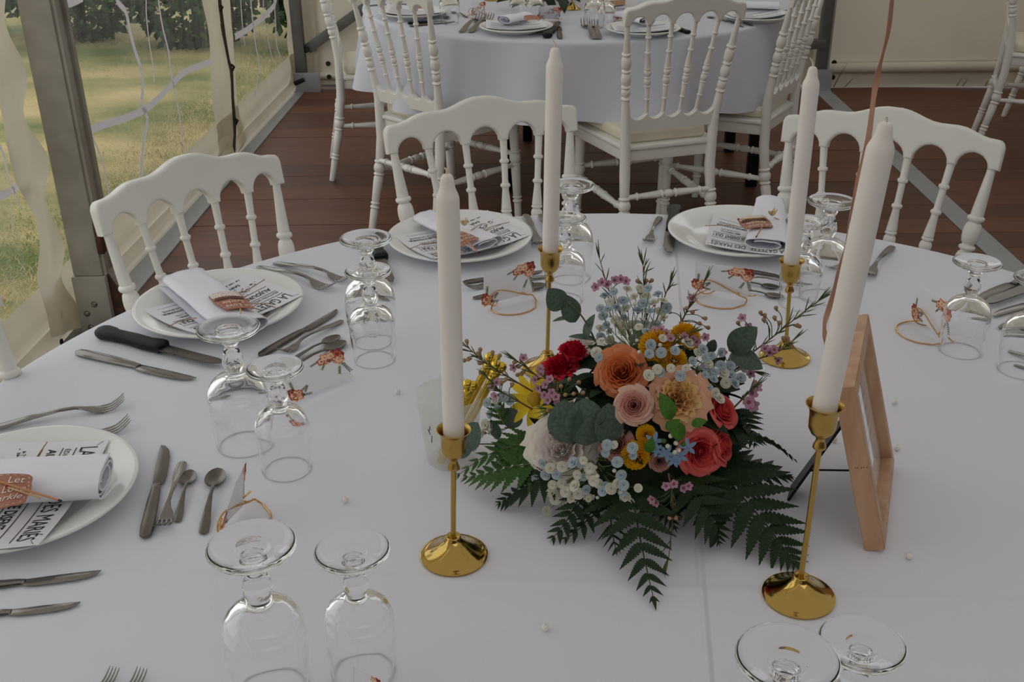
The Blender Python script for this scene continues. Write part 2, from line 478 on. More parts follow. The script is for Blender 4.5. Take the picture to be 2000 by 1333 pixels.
window('window_3', 4.70, 6.0, .19, [
    ([(458, 72), (480, 60), (500, 45), (520, 28), (536, 8), (540, -10)], .03),
    ([(485, -30), (489, 0), (494, 40), (499, 90), (505, 130), (497, 190)], .016),
    ([(468, -20), (472, 40), (478, 90)], .008),
    ([(512, -20), (516, 40), (528, 100), (536, 130)], .006),  # pale strip imitating a reflection streak on the wavy film
    ([(533, -20), (537, 40), (540, 90), (552, 120)], .010)], 3)  # another painted reflection streak

# back wall
bw = MB()
bw.grid(lambda u, v: (lerp(-1.23, XR, u), by(lerp(-1.23, XR, u)) - .0 + .03 * noise.noise(V3((u * 18, v * 2.5, 9))), lerp(.02, ZE + .2, v)), 80, 14)
wall_back = struct('wall_back', bw, M_canvas)
def roll(pa, pb, r, name):
    P = resample([pa, pb], 24)
    struct(name, MB().tube([p + V3((0, 0, .004 * noise.noise(p * 3))) for p in P], r, 12), M_canvas, wall_back, pa)
roll(bk(1612, 133, .02), bk(2600, 122, .02), .03, 'hem_roll')
roll(bk(622, 148, .02), bk(720, 150, .02), .022, 'hem_roll')
struct('hem_flap', MB().grid(lambda u, v: bk(1616, 172, .012).lerp(bk(2600, 160, .012), u) + V3((0, -.01 * v + .004 * noise.noise(V3((u * 20, v * 2, 1))), .15 * v)), 40, 4), M_canvas, wall_back)
for px, py in ((1629, 122), (1626, 151), (641, 124), (643, 150)):
    p = bk(px, py, .025 if py < 140 else .05)
    struct('eyelet', MB().lathe([(0, 0), (.013, 0), (.014, .005), (0, .005)], 12, Matrix.Translation(p) @ BN.to_track_quat('Z', 'Y').to_matrix().to_4x4()), M_dark, wall_back, p)
# beige flaps beside the posts
def flap(pxs, name):
    A = [bk(*p, .05) for p in pxs[0]]; B = [bk(*p, .05) for p in pxs[1]]
    A = resample(A, 30); B = resample(B, 30)
    struct(name, MB().grid(lambda u, v: A[min(int(v * 29 + .5), 29)].lerp(B[min(int(v * 29 + .5), 29)], u) + BN * .012 * noise.noise(V3((u * 2, v * 5, 2))), 4, 29), M_canvas_old, wall_back)
flap([[(596, -100), (600, 0), (606, 80), (612, 150), (618, 168)], [(606, -100), (611, 0), (618, 80), (624, 150), (628, 168)]], 'canvas_flap')
flap([[(1568, -100), (1566, 0), (1560, 80), (1556, 168)], [(1600, -100), (1597, 0), (1590, 90), (1582, 150)]], 'canvas_flap')
# the rest of the tent shell (roof lets the overcast light through; unseen walls darkened to dim it)
struct('wall_right', MB().grid(lambda u, v: (XR, lerp(YF, by(XR), u), lerp(0, ZE + .1, v)), 6, 4), M_dim_canvas)
struct('wall_front', MB().grid(lambda u, v: (lerp(wx(YF), XR, u), YF, lerp(0, ZE + .1, v)), 6, 4), M_dim_canvas)
rx = 2.6; rz = 3.9
struct('ceiling', MB().grid(lambda u, v: (lerp(wx(3), XR, u), lerp(YF, 6.6, v), ZE + (rz - ZE) * (1 - abs(lerp(wx(3), XR, u) - rx) / (rx - wx(3)))), 24, 12), M_roof)

# posts (aluminium tent frame)
F0 = 2.97
x0 = aty(150, 575, F0).x; x1 = aty(208, 575, F0).x
pc = (x0 + x1) / 2; pw = x1 - x0
post = thing('tent_post', 'weathered grey aluminium tent post with bolted foot, standing by the left side window', 'post', (pc, F0 + .06, 0))
b = MB()
b.bbox((pc, F0 + .055, 1.35), (pw, .11, 2.3), .008)
b.bbox((pc + pw / 2 + .004, F0 + .02, 1.35), (.012, .022, 2.3), .003)
b.bbox((pc + pw / 2 + .004, F0 + .085, 1.35), (.012, .022, 2.3), .003)
b.build('upright', M_alu, post, post.location)
MB().bbox((pc, F0 + .055, .1), (pw + .012, .122, .2), .005).build('foot_sleeve', M_alu, post, post.location)
MB().bbox((pc + .03, F0 + .02, .006), (.24, .26, .012), .002).build('base_plate', M_aludark, post, post.location)
MB().prism([(0, 0), (.09, 0), (.0, .2)], -.004, .004, Matrix.Translation((pc + pw / 2 + .006, F0 + .02, .005)) @ Matrix.Rotation(pi / 2, 4, 'X')).build('gusset', M_rust, post, post.location, smooth=False)
for px, py in ((184, 595), (170, 613), (178, 640)):
    p = aty(px, py, F0 - .006)
    MB().lathe([(0, .008), (.006, .007), (.009, .003), (.01, 0)], 12, Matrix.Translation(p) @ Matrix.Rotation(pi / 2, 4, 'X')).build('bolt', M_steel, post, post.location)
MB().bbox((pc + pw / 2 + .008, F0 + .01, .32), (.02, .03, .10), .006).build('clamp', M_rust, post, post.location)

cpx = bk(591, 160, .09)
corner = thing('corner_post', 'dark grey aluminium tent post in the far left corner', 'post', (cpx.x, cpx.y, 0))
MB().bbox((cpx.x, cpx.y, 1.2), (.06, .06, 2.4), .006).build('upright', M_aludark, corner, corner.location)
MB().bbox((cpx.x + .02, cpx.y - .04, .056), (.17, .012, .11), .002).build('foot_plate', M_strip, corner, corner.location)
MB().tube([(cpx.x - .04, cpx.y - .046, .05), (cpx.x + .02, cpx.y - .046, .075)], .012, 8).build('pin', M_dark, corner, corner.location)
a = bk(600, 96, .07); c = bk(700, 24, .07)
d = (c - a).normalized(); q = d.to_track_quat('X', 'Z').to_matrix().to_4x4()
br = thing('brace_bar', 'slanted grey metal brace bar rising along the back wall behind the side-on chair', 'brace', tuple(a))
Lb = 2.2
MB().bbox((Lb / 2, 0, 0), (Lb, .02, .055), .004, Matrix.Translation(a) @ q).build('bar', M_aludark, br, a)
MB().lathe([(0, .0), (.016, 0), (.016, .02), (0, .02)], 12, Matrix.Translation(a + BN * .012) @ BN.to_track_quat('Z', 'Y').to_matrix().to_4x4()).build('bolt', M_dark, br, a)
rp = bk(1598, 176, .08)
rpost = thing('tent_post', 'dark grey metal tent post at the back wall, right of the far table', 'post', (rp.x, rp.y, 0))
MB().bbox((rp.x, rp.y, 1.25), (.055, .06, 2.5), .006).build('upright', M_aludark, rpost, rpost.location)
MB().bbox((rp.x + .033, rp.y - .01, 1.25), (.012, .03, 2.5), .003).build('keder_rail', M_alu, rpost, rpost.location)
MB().bbox((rp.x, rp.y - .03, .06), (.12, .012, .12), .002).build('foot_plate', M_strip, rpost, rpost.location)
p = bk(1588, 86, .1)
MB().bbox(tuple(p), (.14, .04, .05), .004).build('bracket', M_aludark, rpost, rpost.location)

# ------------------------------------------------------------------ outside: dry lawn and hedge
M_grass = mat('dry_lawn', (98, 112, 56), .9, rgb2=(196, 176, 124), scale=1.3, bump=.6, bscale=40, bdist=.03, stretch=(1, 1.6, 1))
g = struct('ground', MB().grid(lambda u, v: (lerp(-30, 10, u), lerp(-12, 30, v), -.12 + .02 * noise.noise(V3((u * 30, v * 30, 0))) - (0.05 if lerp(-30, 10, u) > -1.4 else 0)), 60, 60), M_grass)
M_blade = [mat('grass_blade_%s' % n, c_, .8, var=.2, scale=2) for n, c_ in (('green', (96, 116, 50)), ('straw', (204, 184, 134)), ('olive', (150, 146, 88)))]
gb = MB(); rr = random.Random(3)
for i in range(60000):
    y = rr.uniform(2.0, 9.5) if i % 3 else rr.uniform(2.5, 6.5)
    x = wx(min(y, 6.3)) - .12 - abs(rr.gauss(0, 1.6))
    hgt = rr.uniform(.008, .028); a = rr.uniform(0, 6.28); l = rr.uniform(.012, .04)
    nz = noise.noise(V3((x * .8, y * 1.7, 5))) * 1.3 + rr.uniform(-.25, .25)
    mi = 0 if nz > .16 else (1 if nz < .0 else 2)
    wv = .0013
    p = V3((x, y, -.13))
    gb.add([p + V3((cos(a + 1.57), sin(a + 1.57), 0)) * wv, p - V3((cos(a + 1.57), sin(a + 1.57), 0)) * wv, p + V3((cos(a) * l, sin(a) * l, hgt))], [(0, 1, 2)], mi)
lawn = gb.build('lawn_grass', M_blade, smooth=False)
tag(lawn, 'dry patchy lawn grass outside the clear tent windows', 'grass', kind='stuff')
M_hleaf = [mat('hedge_leaf_%d' % i, c_, .6, var=.25, scale=8, trans=.2) for i, c_ in enumerate(((44, 74, 36), (32, 54, 34), (70, 104, 48)))]
M_bark = mat('hedge_bark', (62, 50, 40), .9, var=.2)
for i in range(8):
    hx = -7.2 + i * .98; hy = 8.75 + .12 * sin(i * 2.1) - .1 * i
    sh = thing('hedge_shrub', 'dark green hedge shrub beyond the lawn, seen through the clear window', 'shrub', (hx, hy, -.15), 'shrubs of the hedge beyond the lawn')
    lm = MB(); rr = random.Random(i)
    for k in range(3600):
        th = rr.uniform(0, 6.28); ph = rr.uniform(-1, 1); rad = .75 * (.6 + .4 * rr.random())
        s_ = sqrt(1 - ph * ph)
        c_ = V3((hx + rad * s_ * cos(th) * .85, hy + rad * s_ * sin(th) * .7, .66 + ph * .80))
        d1 = V3((rr.uniform(-1, 1), rr.uniform(-1, 1), rr.uniform(-1, .6))).normalized(); d2 = d1.orthogonal().normalized()
        L_ = rr.uniform(.05, .095)
        lm.add([c_, c_ + d1 * L_ * .5 + d2 * L_ * .3, c_ + d1 * L_, c_ + d1 * L_ * .5 - d2 * L_ * .3], [(0, 1, 2, 3)], rr.choice((0, 0, 1, 1, 2)))
    fo = lm.build('foliage', M_hleaf, sh, sh.location, smooth=False); fo['kind'] = 'stuff'
    MB().tube([(hx, hy, -.16), (hx + .03, hy, .3), (hx, hy, .8)], [.05, .04, .02], 8).build('stem', M_bark, sh, sh.location)
# blades of grass poking under the back canvas
for k, pts in enumerate(([(1628, 170), (1640, 148), (1656, 122)], [(1650, 170), (1660, 160), (1669, 150)], [(1868, 168), (1874, 160), (1880, 152), (1888, 150)][:3], [(1880, 168), (1887, 160), (1889, 152)], [(1924, 168), (1928, 160), (1932, 156)])):
    P = [bk(*p, .085) for p in pts]; P[0].z = max(P[0].z, .0)
    o = MB().tube(P, [.006, .005, .001], 5, flat=.3).build('grass_blade', M_blade[0], None, P[0])
    tag(o, 'green grass blade poking in under the back canvas', 'grass', 'grass blades under the back canvas')

# ------------------------------------------------------------------ turned chairs
def prof_tube(path, prof, n=14):
    """path: list of 3-D points low->high; prof: (t, r) with t in 0..1 along it"""
    pts = []; rad = []
    PL = resample(path, 200)
    for t, r in prof:
        pts.append(PL[min(199, int(t * 199 + .5))] if False else PL[int(t * 198.999)].lerp(PL[min(199, int(t * 198.999) + 1)], t * 198.999 - int(t * 198.999))); rad.append(r)
    return MB().tube(pts, rad, n)
def beads(seq):
    """expand turned features: ('s',t0,r0,t1,r1) straight, ('r',t,r,h) ring, ('b',t,r,h) ball"""
    out = []
    for q in seq:
        if q[0] == 's': out += [(q[1], q[2]), (q[3], q[4])]
        else:
            _, t, r, h = q; base = r * (.72 if q[0] == 'r' else .62)
            for k in range(7):
                a = -pi / 2 + pi * k / 6
                out.append((t + h * sin(a), base + (r - base) * cos(a)))
    return sorted(out)
def make_chair():
    root = thing('banquet_chair', 'white chair', 'chair')
    HW, BW = .193, .152                      # half width of the back at the top and at the seat
    def bp(x, z):                            # a point of the leaning back
        t = (z - .44) / .44
        return V3((x, -.185 - .055 * t - .02 * t * t, z))
    ZT = .895
    # top rail outline in (x, z)
    top = [(1.005, -.012), (.99, -.004), (.965, .0005), (.93, .002), (.86, .003), (.79, .0065), (.72, .0125), (.65, .0175), (.58, .0195), (.50, .0195), (.42, .0195), (.35, .0215), (.28, .026), (.21, .0315), (.14, .036), (.07, .0385)]
    top = [(x, z) for x, z in top] + [(-x, z) for x, z in reversed(top)]
    feet = [-.98, -.585, -.2, .2, .585, .98]
    bot = [(-1.005, -.02), (-1.0, -.053)]
    for i in range(5):
        a, c_ = feet[i], feet[i + 1]
        wf = .04
        l = a + (wf if i else .085); r = c_ - (wf if i < 4 else .085)
        h = .024 if i in (0, 4) else .028
        bot.append((l, -.052))
        for k in range(1, 10):
            th = pi * k / 10
            bot.append((lerp(l, r, .5 - .5 * cos(th)), -.050 + (h + .001) * sin(th) ** 1.15))
        bot.append((r, -.052))
    bot += [(1.0, -.053), (1.005, -.02)]
    out = [(x * (HW + .011), z) for x, z in bot] + [(x * (HW + .011), z) for x, z in top]
    clean = []
    for p in out:
        if not clean or (abs(p[0] - clean[-1][0]) + abs(p[1] - clean[-1][1])) > 1e-4: clean.append(p)
    lean = bp(0, ZT)
    T = Matrix.Translation(lean) @ Matrix.Rotation(radians(90 + 11), 4, 'X')
    rail = MB().slab(clean, -.0130, .0130, .0062, T, steps=5)
    rail.build('top_rail', M_chair, root, (lean.x, lean.y, ZT), ang=50)
    # back posts run from the floor up to the rail
    post_prof = beads([('s', 0, .0125, .02, .0135), ('s', .03, .0135, .10, .0155), ('r', .115, .018, .006), ('r', .133, .018, .006), ('s', .145, .0155, .245, .0185), ('r', .262, .0205, .006), ('b', .29, .0215, .02), ('r', .318, .0205, .006),
                       ('s', .33, .0165, .40, .018), ('s', .42, .018, .60, .0165), ('s', .62, .0150, .68, .0138), ('r', .714, .0165, .005), ('b', .738, .0155, .015), ('r', .760, .0160, .005), ('b', .790, .0165, .022), ('r', .821, .0155, .005), ('b', .853, .0165, .024), ('r', .886, .0160, .006), ('s', .896, .0120, .985, .0078), ('s', .988, .0078, 1, .0078)])
    for sgn in (-1, 1):
        path = [V3((sgn * (BW + .018), -.262, 0)), V3((sgn * (BW + .008), -.215, .22)), V3((sgn * BW, -.185, .44)), bp(sgn * lerp(BW, HW, .33), .587), bp(sgn * lerp(BW, HW, .66), .733), bp(sgn * HW * .985, ZT - .045)]
        prof_tube(path, post_prof, 16).build('back_post', M_chair, root, tuple(path[0]))
    # spindles
    sp = beads([('s', 0, .006, .16, .0065), ('r', .18, .0095, .012), ('s', .2, .0065, .3, .009), ('r', .325, .0105, .012), ('b', .375, .0115, .035), ('r', .42, .0105, .01), ('b', .47, .012, .03), ('r', .515, .0115, .012), ('s', .53, .0105, .66, .0068), ('r', .685, .0105, .013), ('s', .71, .0065, .83, .0066), ('r', .845, .0103, .013), ('s', .865, .0068, 1, .0078)])
    for k in (-1.5, -.5, .5, 1.5):
        fx = {-1.5: -.585, -.5: -.2, .5: .2, 1.5: .585}[k]
        a = bp(fx * BW * .98, .545); c_ = bp(fx * (HW + .011), ZT - .046)
        prof_tube([a, c_], sp, 12).build('spindle', M_chair, root, tuple(a))
    # scalloped lower rail
    out = [(-BW, -.03), (BW, -.03)]
    feet2 = [BW * x for x in (1, .585, .2, -.2, -.585, -1)]
    for i in range(5):
        a, c_ = feet2[i], feet2[i + 1]
        out.append((a if i else BW, .03))
        for k in range(1, 8):
            t = k / 8; out.append((lerp(a, c_, t), .03 - .02 * sin(pi * t) ** .8))
    out.append((-BW, .03))
    T = Matrix.Translation(bp(0, .525)) @ Matrix.Rotation(radians(97), 4, 'X')
    lr = MB().slab(out, -.010, .010, .002, T)
    lr.build('lower_rail', M_chair, root, (0, -.19, .525), ang=50)
    # seat frame, cushion
    def seat_out(f, d=0):
        pts = [(-.150 - d, -.185 - d), (.150 + d, -.185 - d), (.195 + d, .175 + d), (.17 + d, .197 + d), (-.17 - d, .197 + d), (-.195 - d, .175 + d)]
        return [(x * f, y_ * f) for x, y_ in pts]
    sf = MB().prism(seat_out(1, .004), .39, .428, bev=.003); sf.prism(seat_out(1, .014), .428, .446, bev=.006)
    sf.build('seat_frame', M_chair, root, (0, 0, .42), ang=50)
    bm = bmesh.new()
    f = bm.faces.new([bm.verts.new((x, y_, .447)) for x, y_ in seat_out(.98, -.004)])
    r = bmesh.ops.extrude_face_region(bm, geom=[f])
    for e in r['geom']:
        if isinstance(e, bmesh.types.BMVert): e.co.z = .487
    bmesh.ops.recalc_face_normals(bm, faces=bm.faces[:])
    bmesh.ops.bevel(bm, geom=bm.edges[:], offset=.016, segments=4, affect='EDGES', profile=.5)
    bmesh.ops.triangulate(bm, faces=[f for f in bm.faces if len(f.verts) > 4])
    me = bpy.data.meshes.new('seat_cushion'); bm.to_mesh(me); bm.free()
    me.polygons.foreach_set('use_smooth', [True] * len(me.polygons)); me.materials.append(M_cushion)
    put('seat_cushion', me, root)
    # front legs
    fl = beads([('s', 0, .0125, .08, .0135), ('r', .22, .0185, .01), ('r', .26, .0185, .01), ('s', .28, .0155, .55, .0185), ('r', .58, .0215, .012), ('b', .64, .0225, .045), ('r', .70, .0215, .012), ('s', .73, .0175, .9, .0195), ('s', .92, .0205, 1, .0205)])
    for sgn in (-1, 1):
        path = [V3((sgn * .182, .182, 0)), V3((sgn * .172, .168, .41))]
        prof_tube(path, fl, 14).build('front_leg', M_chair, root, tuple(path[0]))
    st = beads([('s', 0, .009, .1, .0095), ('r', .14, .014, .012), ('s', .17, .0095, .38, .0135), ('r', .42, .0155, .012), ('b', .5, .0145, .05), ('r', .58, .0155, .012), ('s', .62, .0135, .83, .0095), ('r', .86, .014, .012), ('s', .9, .0095, 1, .009)])
    for a, c_ in (((-.175, .174, .235), (-.160, -.21, .235)), ((.175, .174, .235), (.160, -.21, .235)), ((-.160, -.213, .275), (.160, -.213, .275)), ((-.174, .173, .275), (.174, .173, .275))):
        prof_tube([V3(a), V3(c_)], st, 12).build('stretcher', M_chair, root, a)
    return root
chair_proto = make_chair()
def place_chair(x, y, ang, label, group, ws=1.0):
    """ang: heading of the chair's front, degrees from +x"""
    return dup(chair_proto, label, group, Matrix.Translation((x, y, 0)) @ Matrix.Rotation(radians(ang - 90), 4, 'Z') @ Matrix.Diagonal((ws, 1, 1, 1)))
def chair_by_rail(pa, pb, label, group, zr=.89):
    """pa, pb: pixel ends of the top rail (left, right as seen); places the chair so that its rail lies there, front facing away from or to us by `face`"""
    A = at(*pa, zr); B = at(*pb, zr); mid = (A + B) / 2; d = (B - A).normalized()
    return mid, d
T1 = V3((.16, 1.06, 0)); 
def chair_facing(mid, d, target, label, group, ws=1.0):
    n = V3((-d.y, d.x, 0))
    if n.dot(V3((target.x, target.y, 0)) - V3((mid.x, mid.y, 0))) < 0: n = -n
    pos = V3((mid.x, mid.y, 0)) + n * .245
    return place_chair(pos.x, pos.y, math.degrees(atan2(n.y, n.x)), label, group, ws)
# ------------------------------------------------------------------ tables and cloths
def cloth_mat(name, lines):
    M = mat(name, (222, 222, 230), .75, bump=.08, bscale=700, bdist=.0004)
    N = M.node_tree.nodes; L = M.node_tree.links; p = N['Principled BSDF']
    geo = N.new('ShaderNodeNewGeometry'); prev = p.inputs['Normal'].links[0].from_socket
    acc = None
    for (ax, ay), (bx, by_), wdt, amp in lines:      # ironed folds: a fine ridge along a line
        d = V3((bx - ax, by_ - ay, 0)).normalized(); n = V3((-d.y, d.x, 0)); c = n.x * ax + n.y * ay
        dp = N.new('ShaderNodeVectorMath'); dp.operation = 'DOT_PRODUCT'; dp.inputs[1].default_value = n
        L.new(geo.outputs['Position'], dp.inputs[0])
        s = N.new('ShaderNodeMath'); s.operation = 'SUBTRACT'; s.inputs[1].default_value = c; L.new(dp.outputs['Value'], s.inputs[0])
        a = N.new('ShaderNodeMath'); a.operation = 'ABSOLUTE'; L.new(s.outputs[0], a.inputs[0])
        mr = N.new('ShaderNodeMapRange'); mr.interpolation_type = 'SMOOTHSTEP'
        mr.inputs[1].default_value = 0; mr.inputs[2].default_value = wdt; mr.inputs[3].default_value = amp; mr.inputs[4].default_value = 0
        L.new(a.outputs[0], mr.inputs[0])
        if acc is None: acc = mr.outputs[0]
        else:
            ad = N.new('ShaderNodeMath'); L.new(acc, ad.inputs[0]); L.new(mr.outputs[0], ad.inputs[1]); acc = ad.outputs[0]
    nz = N.new('ShaderNodeTexNoise'); nz.inputs['Scale'].default_value = 5; nz.inputs['Detail'].default_value = 2
    L.new(geo.outputs['Position'], nz.inputs['Vector'])
    ad = N.new('ShaderNodeMath'); ad.operation = 'MULTIPLY_ADD'; ad.inputs[1].default_value = .35; L.new(nz.outputs['Fac'], ad.inputs[0]); L.new(acc, ad.inputs[2])
    bp = N.new('ShaderNodeBump'); bp.inputs['Strength'].default_value = 1; bp.inputs['Distance'].default_value = .004
    L.new(ad.outputs[0], bp.inputs['Height']); L.new(prev, bp.inputs['Normal']); L.new(bp.outputs[0], p.inputs['Normal'])
    return M
def xy(p): return (p.x, p.y)
M_cloth = cloth_mat('white_tablecloth', [(xy(at(1311, 415)), xy(at(1385, 1330)), .006, .5), (xy(at(600, 1120)), xy(at(1700, 1165)), .012, .25), (xy(at(60, 1250)), xy(at(700, 720)), .03, .15)])
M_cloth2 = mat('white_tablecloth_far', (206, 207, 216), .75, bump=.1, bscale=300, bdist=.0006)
M_tabletop = mat('table_board', (120, 96, 70), .6, var=.15, scale=6)
def tablecloth(name, C, R, drop, seed, nf, matr, label, amp=.03):
    def fn(u, v):
        a = 2 * pi * u
        if v < .3: r = R * (v / .3) * .985; z = 0
        elif v < .4:
            t = (v - .3) / .1 * pi / 2; r = R * .985 + .012 * sin(t); z = -.012 * (1 - cos(t))
        else:
            t = (v - .4) / .6
            f = sin(nf * a + 2 * noise.noise(V3((cos(a) * 2, sin(a) * 2, seed)))) * .6 + noise.noise(V3((cos(a) * 5, sin(a) * 5, seed + 3))) * .8
            r = R * .985 + .012 + t * .025 + amp * f * t ** .8
            z = -.012 - (drop - .012) * t * (1 + .06 * noise.noise(V3((cos(a) * 3, sin(a) * 3, seed + 7))))
        return (C.x + r * cos(a), C.y + r * sin(a), TZ + z)
    mb = MB().grid(fn, 220, 40, wrap=True)
    o = mb.build(name, matr, None, (C.x, C.y, TZ), ang=0)
    return tag(o, label, 'tablecloth')
def table(C, R, label, legs):
    t = thing('round_table', label, 'table', (C.x, C.y, 0))
    MB().lathe([(0, -.03), (R - .005, -.03), (R - .001, -.026), (R - .001, -.006), (R - .005, -.003), (0, -.003)], 64, Matrix.Translation((C.x, C.y, TZ - .001))).build('tabletop', M_tabletop, t, t.location)
    for (x, y_) in legs:
        MB().bbox((x, y_, (TZ - .035) / 2), (.045, .045, TZ - .035), .006).build('leg', M_black, t, t.location)
T1 = V3((.159, 1.058, 0)); R1 = .90
T2 = V3((.27, 4.45, 0)); R2 = .85
table(T1, R1 - .02, 'round table under the white cloth in front', [(T1.x + a * .42, T1.y + b * .42) for a in (-1, 1) for b in (-1, 1)])
l1 = at(990, 372, 0); l2 = at(1466, 362, 0)
table(T2, R2 - .02, 'far round table on black legs under a hanging white cloth', [(l1.x, l1.y), (l2.x, l2.y), (l1.x + .1, l1.y + .75), (l2.x, l2.y + .5)])
tablecloth('tablecloth', T1, R1, .30, 2, 15, M_cloth, 'smooth white tablecloth with an ironed fold, spread over the near round table')
tablecloth('tablecloth', T2, R2, .27, 5, 13, M_cloth2, 'white tablecloth hanging in soft folds from the far round table', .065)

# ------------------------------------------------------------------ chairs placed
G1 = 'white chairs around the near table'; G2 = 'white chairs around the far table'; G3 = 'white chairs at the right edge'
for pa, pb, lab in (((197, 408), (545, 312), 'white spindle-back chair at the left, beside the tent post'),
                    ((752, 258), (1132, 214), 'white spindle-back chair at the near table, behind the two left candles'),
                    ((1528, 233), (1963, 288), 'white spindle-back chair at the near table, farthest right of the row')):
    mid, d = chair_by_rail(pa, pb, lab, G1)
    chair_facing(mid, d, T1, lab, G1, .87 if 'tent post' in lab else 1.0)
p = at(22, 742, .74); a = radians(100)
# the chair of which only one back post shows at the left edge
d = V3((cos(radians(62)), sin(radians(62)), 0)); mid = p - d * .182 + V3((-.006, .0, 0))
chair_facing(mid, d, T1, 'white spindle-back chair at the left edge, only one turned back post in view', G1)
# far table
mid, d = chair_by_rail((1228, 22), (1440, 8), '', '', .885)
chair_facing(mid, d, T2, 'white spindle-back chair seen from behind at the far table, its top rail in view', G2)
def by_lower_rail(pa, pb, tgt, lab):
    A = at(*pa, .55); B = at(*pb, .55); mid = (A + B) / 2; d = (B - A).normalized(); n = V3((-d.y, d.x, 0))
    if n.dot(tgt - mid) < 0: n = -n
    pos = V3((mid.x, mid.y, 0)) + n * .2
    return place_chair(pos.x, pos.y, math.degrees(atan2(n.y, n.x)), lab, G2)
by_lower_rail((742, 168), (848, 192), T2, 'white spindle-back chair seen from behind at the left of the far table')
p = at(652, 362, 0)
place_chair(p.x + .22, p.y + .27, 8, 'white spindle-back chair seen side-on, left of the far table by the corner post', G2)
by_lower_rail((1508, 176), (1556, 146), T2 + V3((-1, 0, 0)), 'white spindle-back chair turned sideways, right of the far table')
def by_rear_legs(a, b, lab):
    d = V3((b.x - a.x, b.y - a.y, 0)).normalized(); mid = V3((a.x, a.y, 0)) + d * .17; n = V3((-d.y, d.x, 0))
    if n.x < 0: n = -n
    pos = mid + n * .262
    place_chair(pos.x, pos.y, math.degrees(atan2(n.y, n.x)), lab, G3)
by_rear_legs(at(1901, 256, 0), at(1904, 302, 0), 'white chair at the right edge, its two back legs in view')
q = at(1960, 227, 0); by_rear_legs(q, q + V3((.26, .2, 0)), 'white chair at the right edge, only one leg showing behind the other chair')
kill(chair_proto)

# ------------------------------------------------------------------ tableware prototypes
def band(secs, n=10):
    """solid strip along x: secs = (x, y, z, half width, half thickness)"""
    vs = []; fs = []
    for x, y_, z, a, b in secs:
        for j in range(n):
            t = 2 * pi * j / n; c_ = cos(t); s_ = sin(t)
            vs.append((x, y_ + a * (abs(c_) ** .7) * (1 if c_ > 0 else -1), z + b * (abs(s_) ** .7) * (1 if s_ > 0 else -1)))
    N = len(secs)
    for i in range(N - 1):
        for j in range(n):
            k = (j + 1) % n; fs.append((i * n + j, (i + 1) * n + j, (i + 1) * n + k, i * n + k))
    fs.append(tuple(range(n))); fs.append(tuple((N - 1) * n + j for j in reversed(range(n))))
    return MB().add(vs, fs)
def smooth_secs(secs, n):
    P = []
    for i in range(n):
        x = (len(secs) - 1) * i / (n - 1); k = min(int(x), len(secs) - 2); t = x - k; t = t * t * (3 - 2 * t) * .4 + t * .6
        P.append(tuple(lerp(a, b, t) for a, b in zip(secs[k], secs[k + 1])))
    return P
def make_fork(st):
    r = thing('fork', 'fork', 'fork')
    h = band(smooth_secs([(0, 0, .0030, .004, .0012), (.004, 0, .0030, .0075, .0015), (.03, 0, .0050, .0085, .0017), (.07, 0, .0105, .0065, .0019), (.105, 0, .0135, .004, .0021), (.128, 0, .0125, .0036, .0021), (.140, 0, .009, .0055, .0017), (.150, 0, .005, .0105, .0012), (.158, 0, .0030, .0118, .001), (.166, 0, .0024, .0118, .0009)], 40))
    h.build('handle', st, r)
    for k in range(4):
        y_ = (k - 1.5) * .0068
        t = MB().tube([(.164, y_, .0024), (.172, y_ * 1.03, .0026), (.180, y_ * 1.05, .0045), (.188, y_ * 1.06, .0085), (.196, y_ * 1.05, .0145), (.2, y_ * 1.04, .018)], [.0022, .0021, .002, .0018, .0014, .0006], 8, flat=.55)
        t.build('tine', st, r, (.164, y_, .0024))
    return r
def make_spoon(st):
    r = thing('spoon', 'spoon', 'spoon')
    band(smooth_secs([(0, 0, .0028, .004, .0011), (.004, 0, .0028, .0085, .0013), (.03, 0, .0045, .009, .0015), (.07, 0, .0095, .006, .0018), (.105, 0, .012, .0038, .002), (.128, 0, .0105, .0036, .002), (.140, 0, .0085, .0045, .0016), (.146, 0, .0075, .006, .0012)], 36)).build('handle', st, r)
    def bowl(u, v, dz=0):
        x = .139 + .061 * v; wv = .0205 * (max(0, 1 - (2 * v - .98) ** 2) ** .5) * (1 - .12 * v)
        if v < .1: wv = max(wv, .005)
        y_ = (2 * u - 1) * wv
        s = 1 - (2 * u - 1) ** 2
        z = .0078 - .0062 * s * sin(pi * min(1, v * 1.02)) ** .8
        return (x, y_, z + dz)
    b = MB().grid(lambda u, v: bowl(u, v), 14, 18); b.grid(lambda u, v: bowl(1 - u, v, -.0011), 14, 18)
    b.build('bowl', st, r, (.17, 0, .005), ang=0)
    return r
def make_knife(st):
    r = thing('knife', 'knife', 'knife')
    band(smooth_secs([(0, 0, .0035, .003, .0018), (.004, 0, .0035, .0068, .003), (.02, 0, .0038, .0082, .0035), (.07, 0, .0038, .0072, .0035), (.098, 0, .0035, .0056, .003), (.104, 0, .0034, .0050, .0024), (.108, 0, .0032, .0055, .0016)], 30)).build('handle', st, r)
    out = [(.105, -.0048), (.112, -.0085), (.125, -.0098), (.15, -.0098), (.17, -.009), (.186, -.006), (.196, -.001), (.2, .0055), (.19, .0062), (.15, .0065), (.105, .0052)]
    MB().prism(out, .0022, .0034, bev=.0004).build('blade', st, r, (.15, 0, .003))
    return r
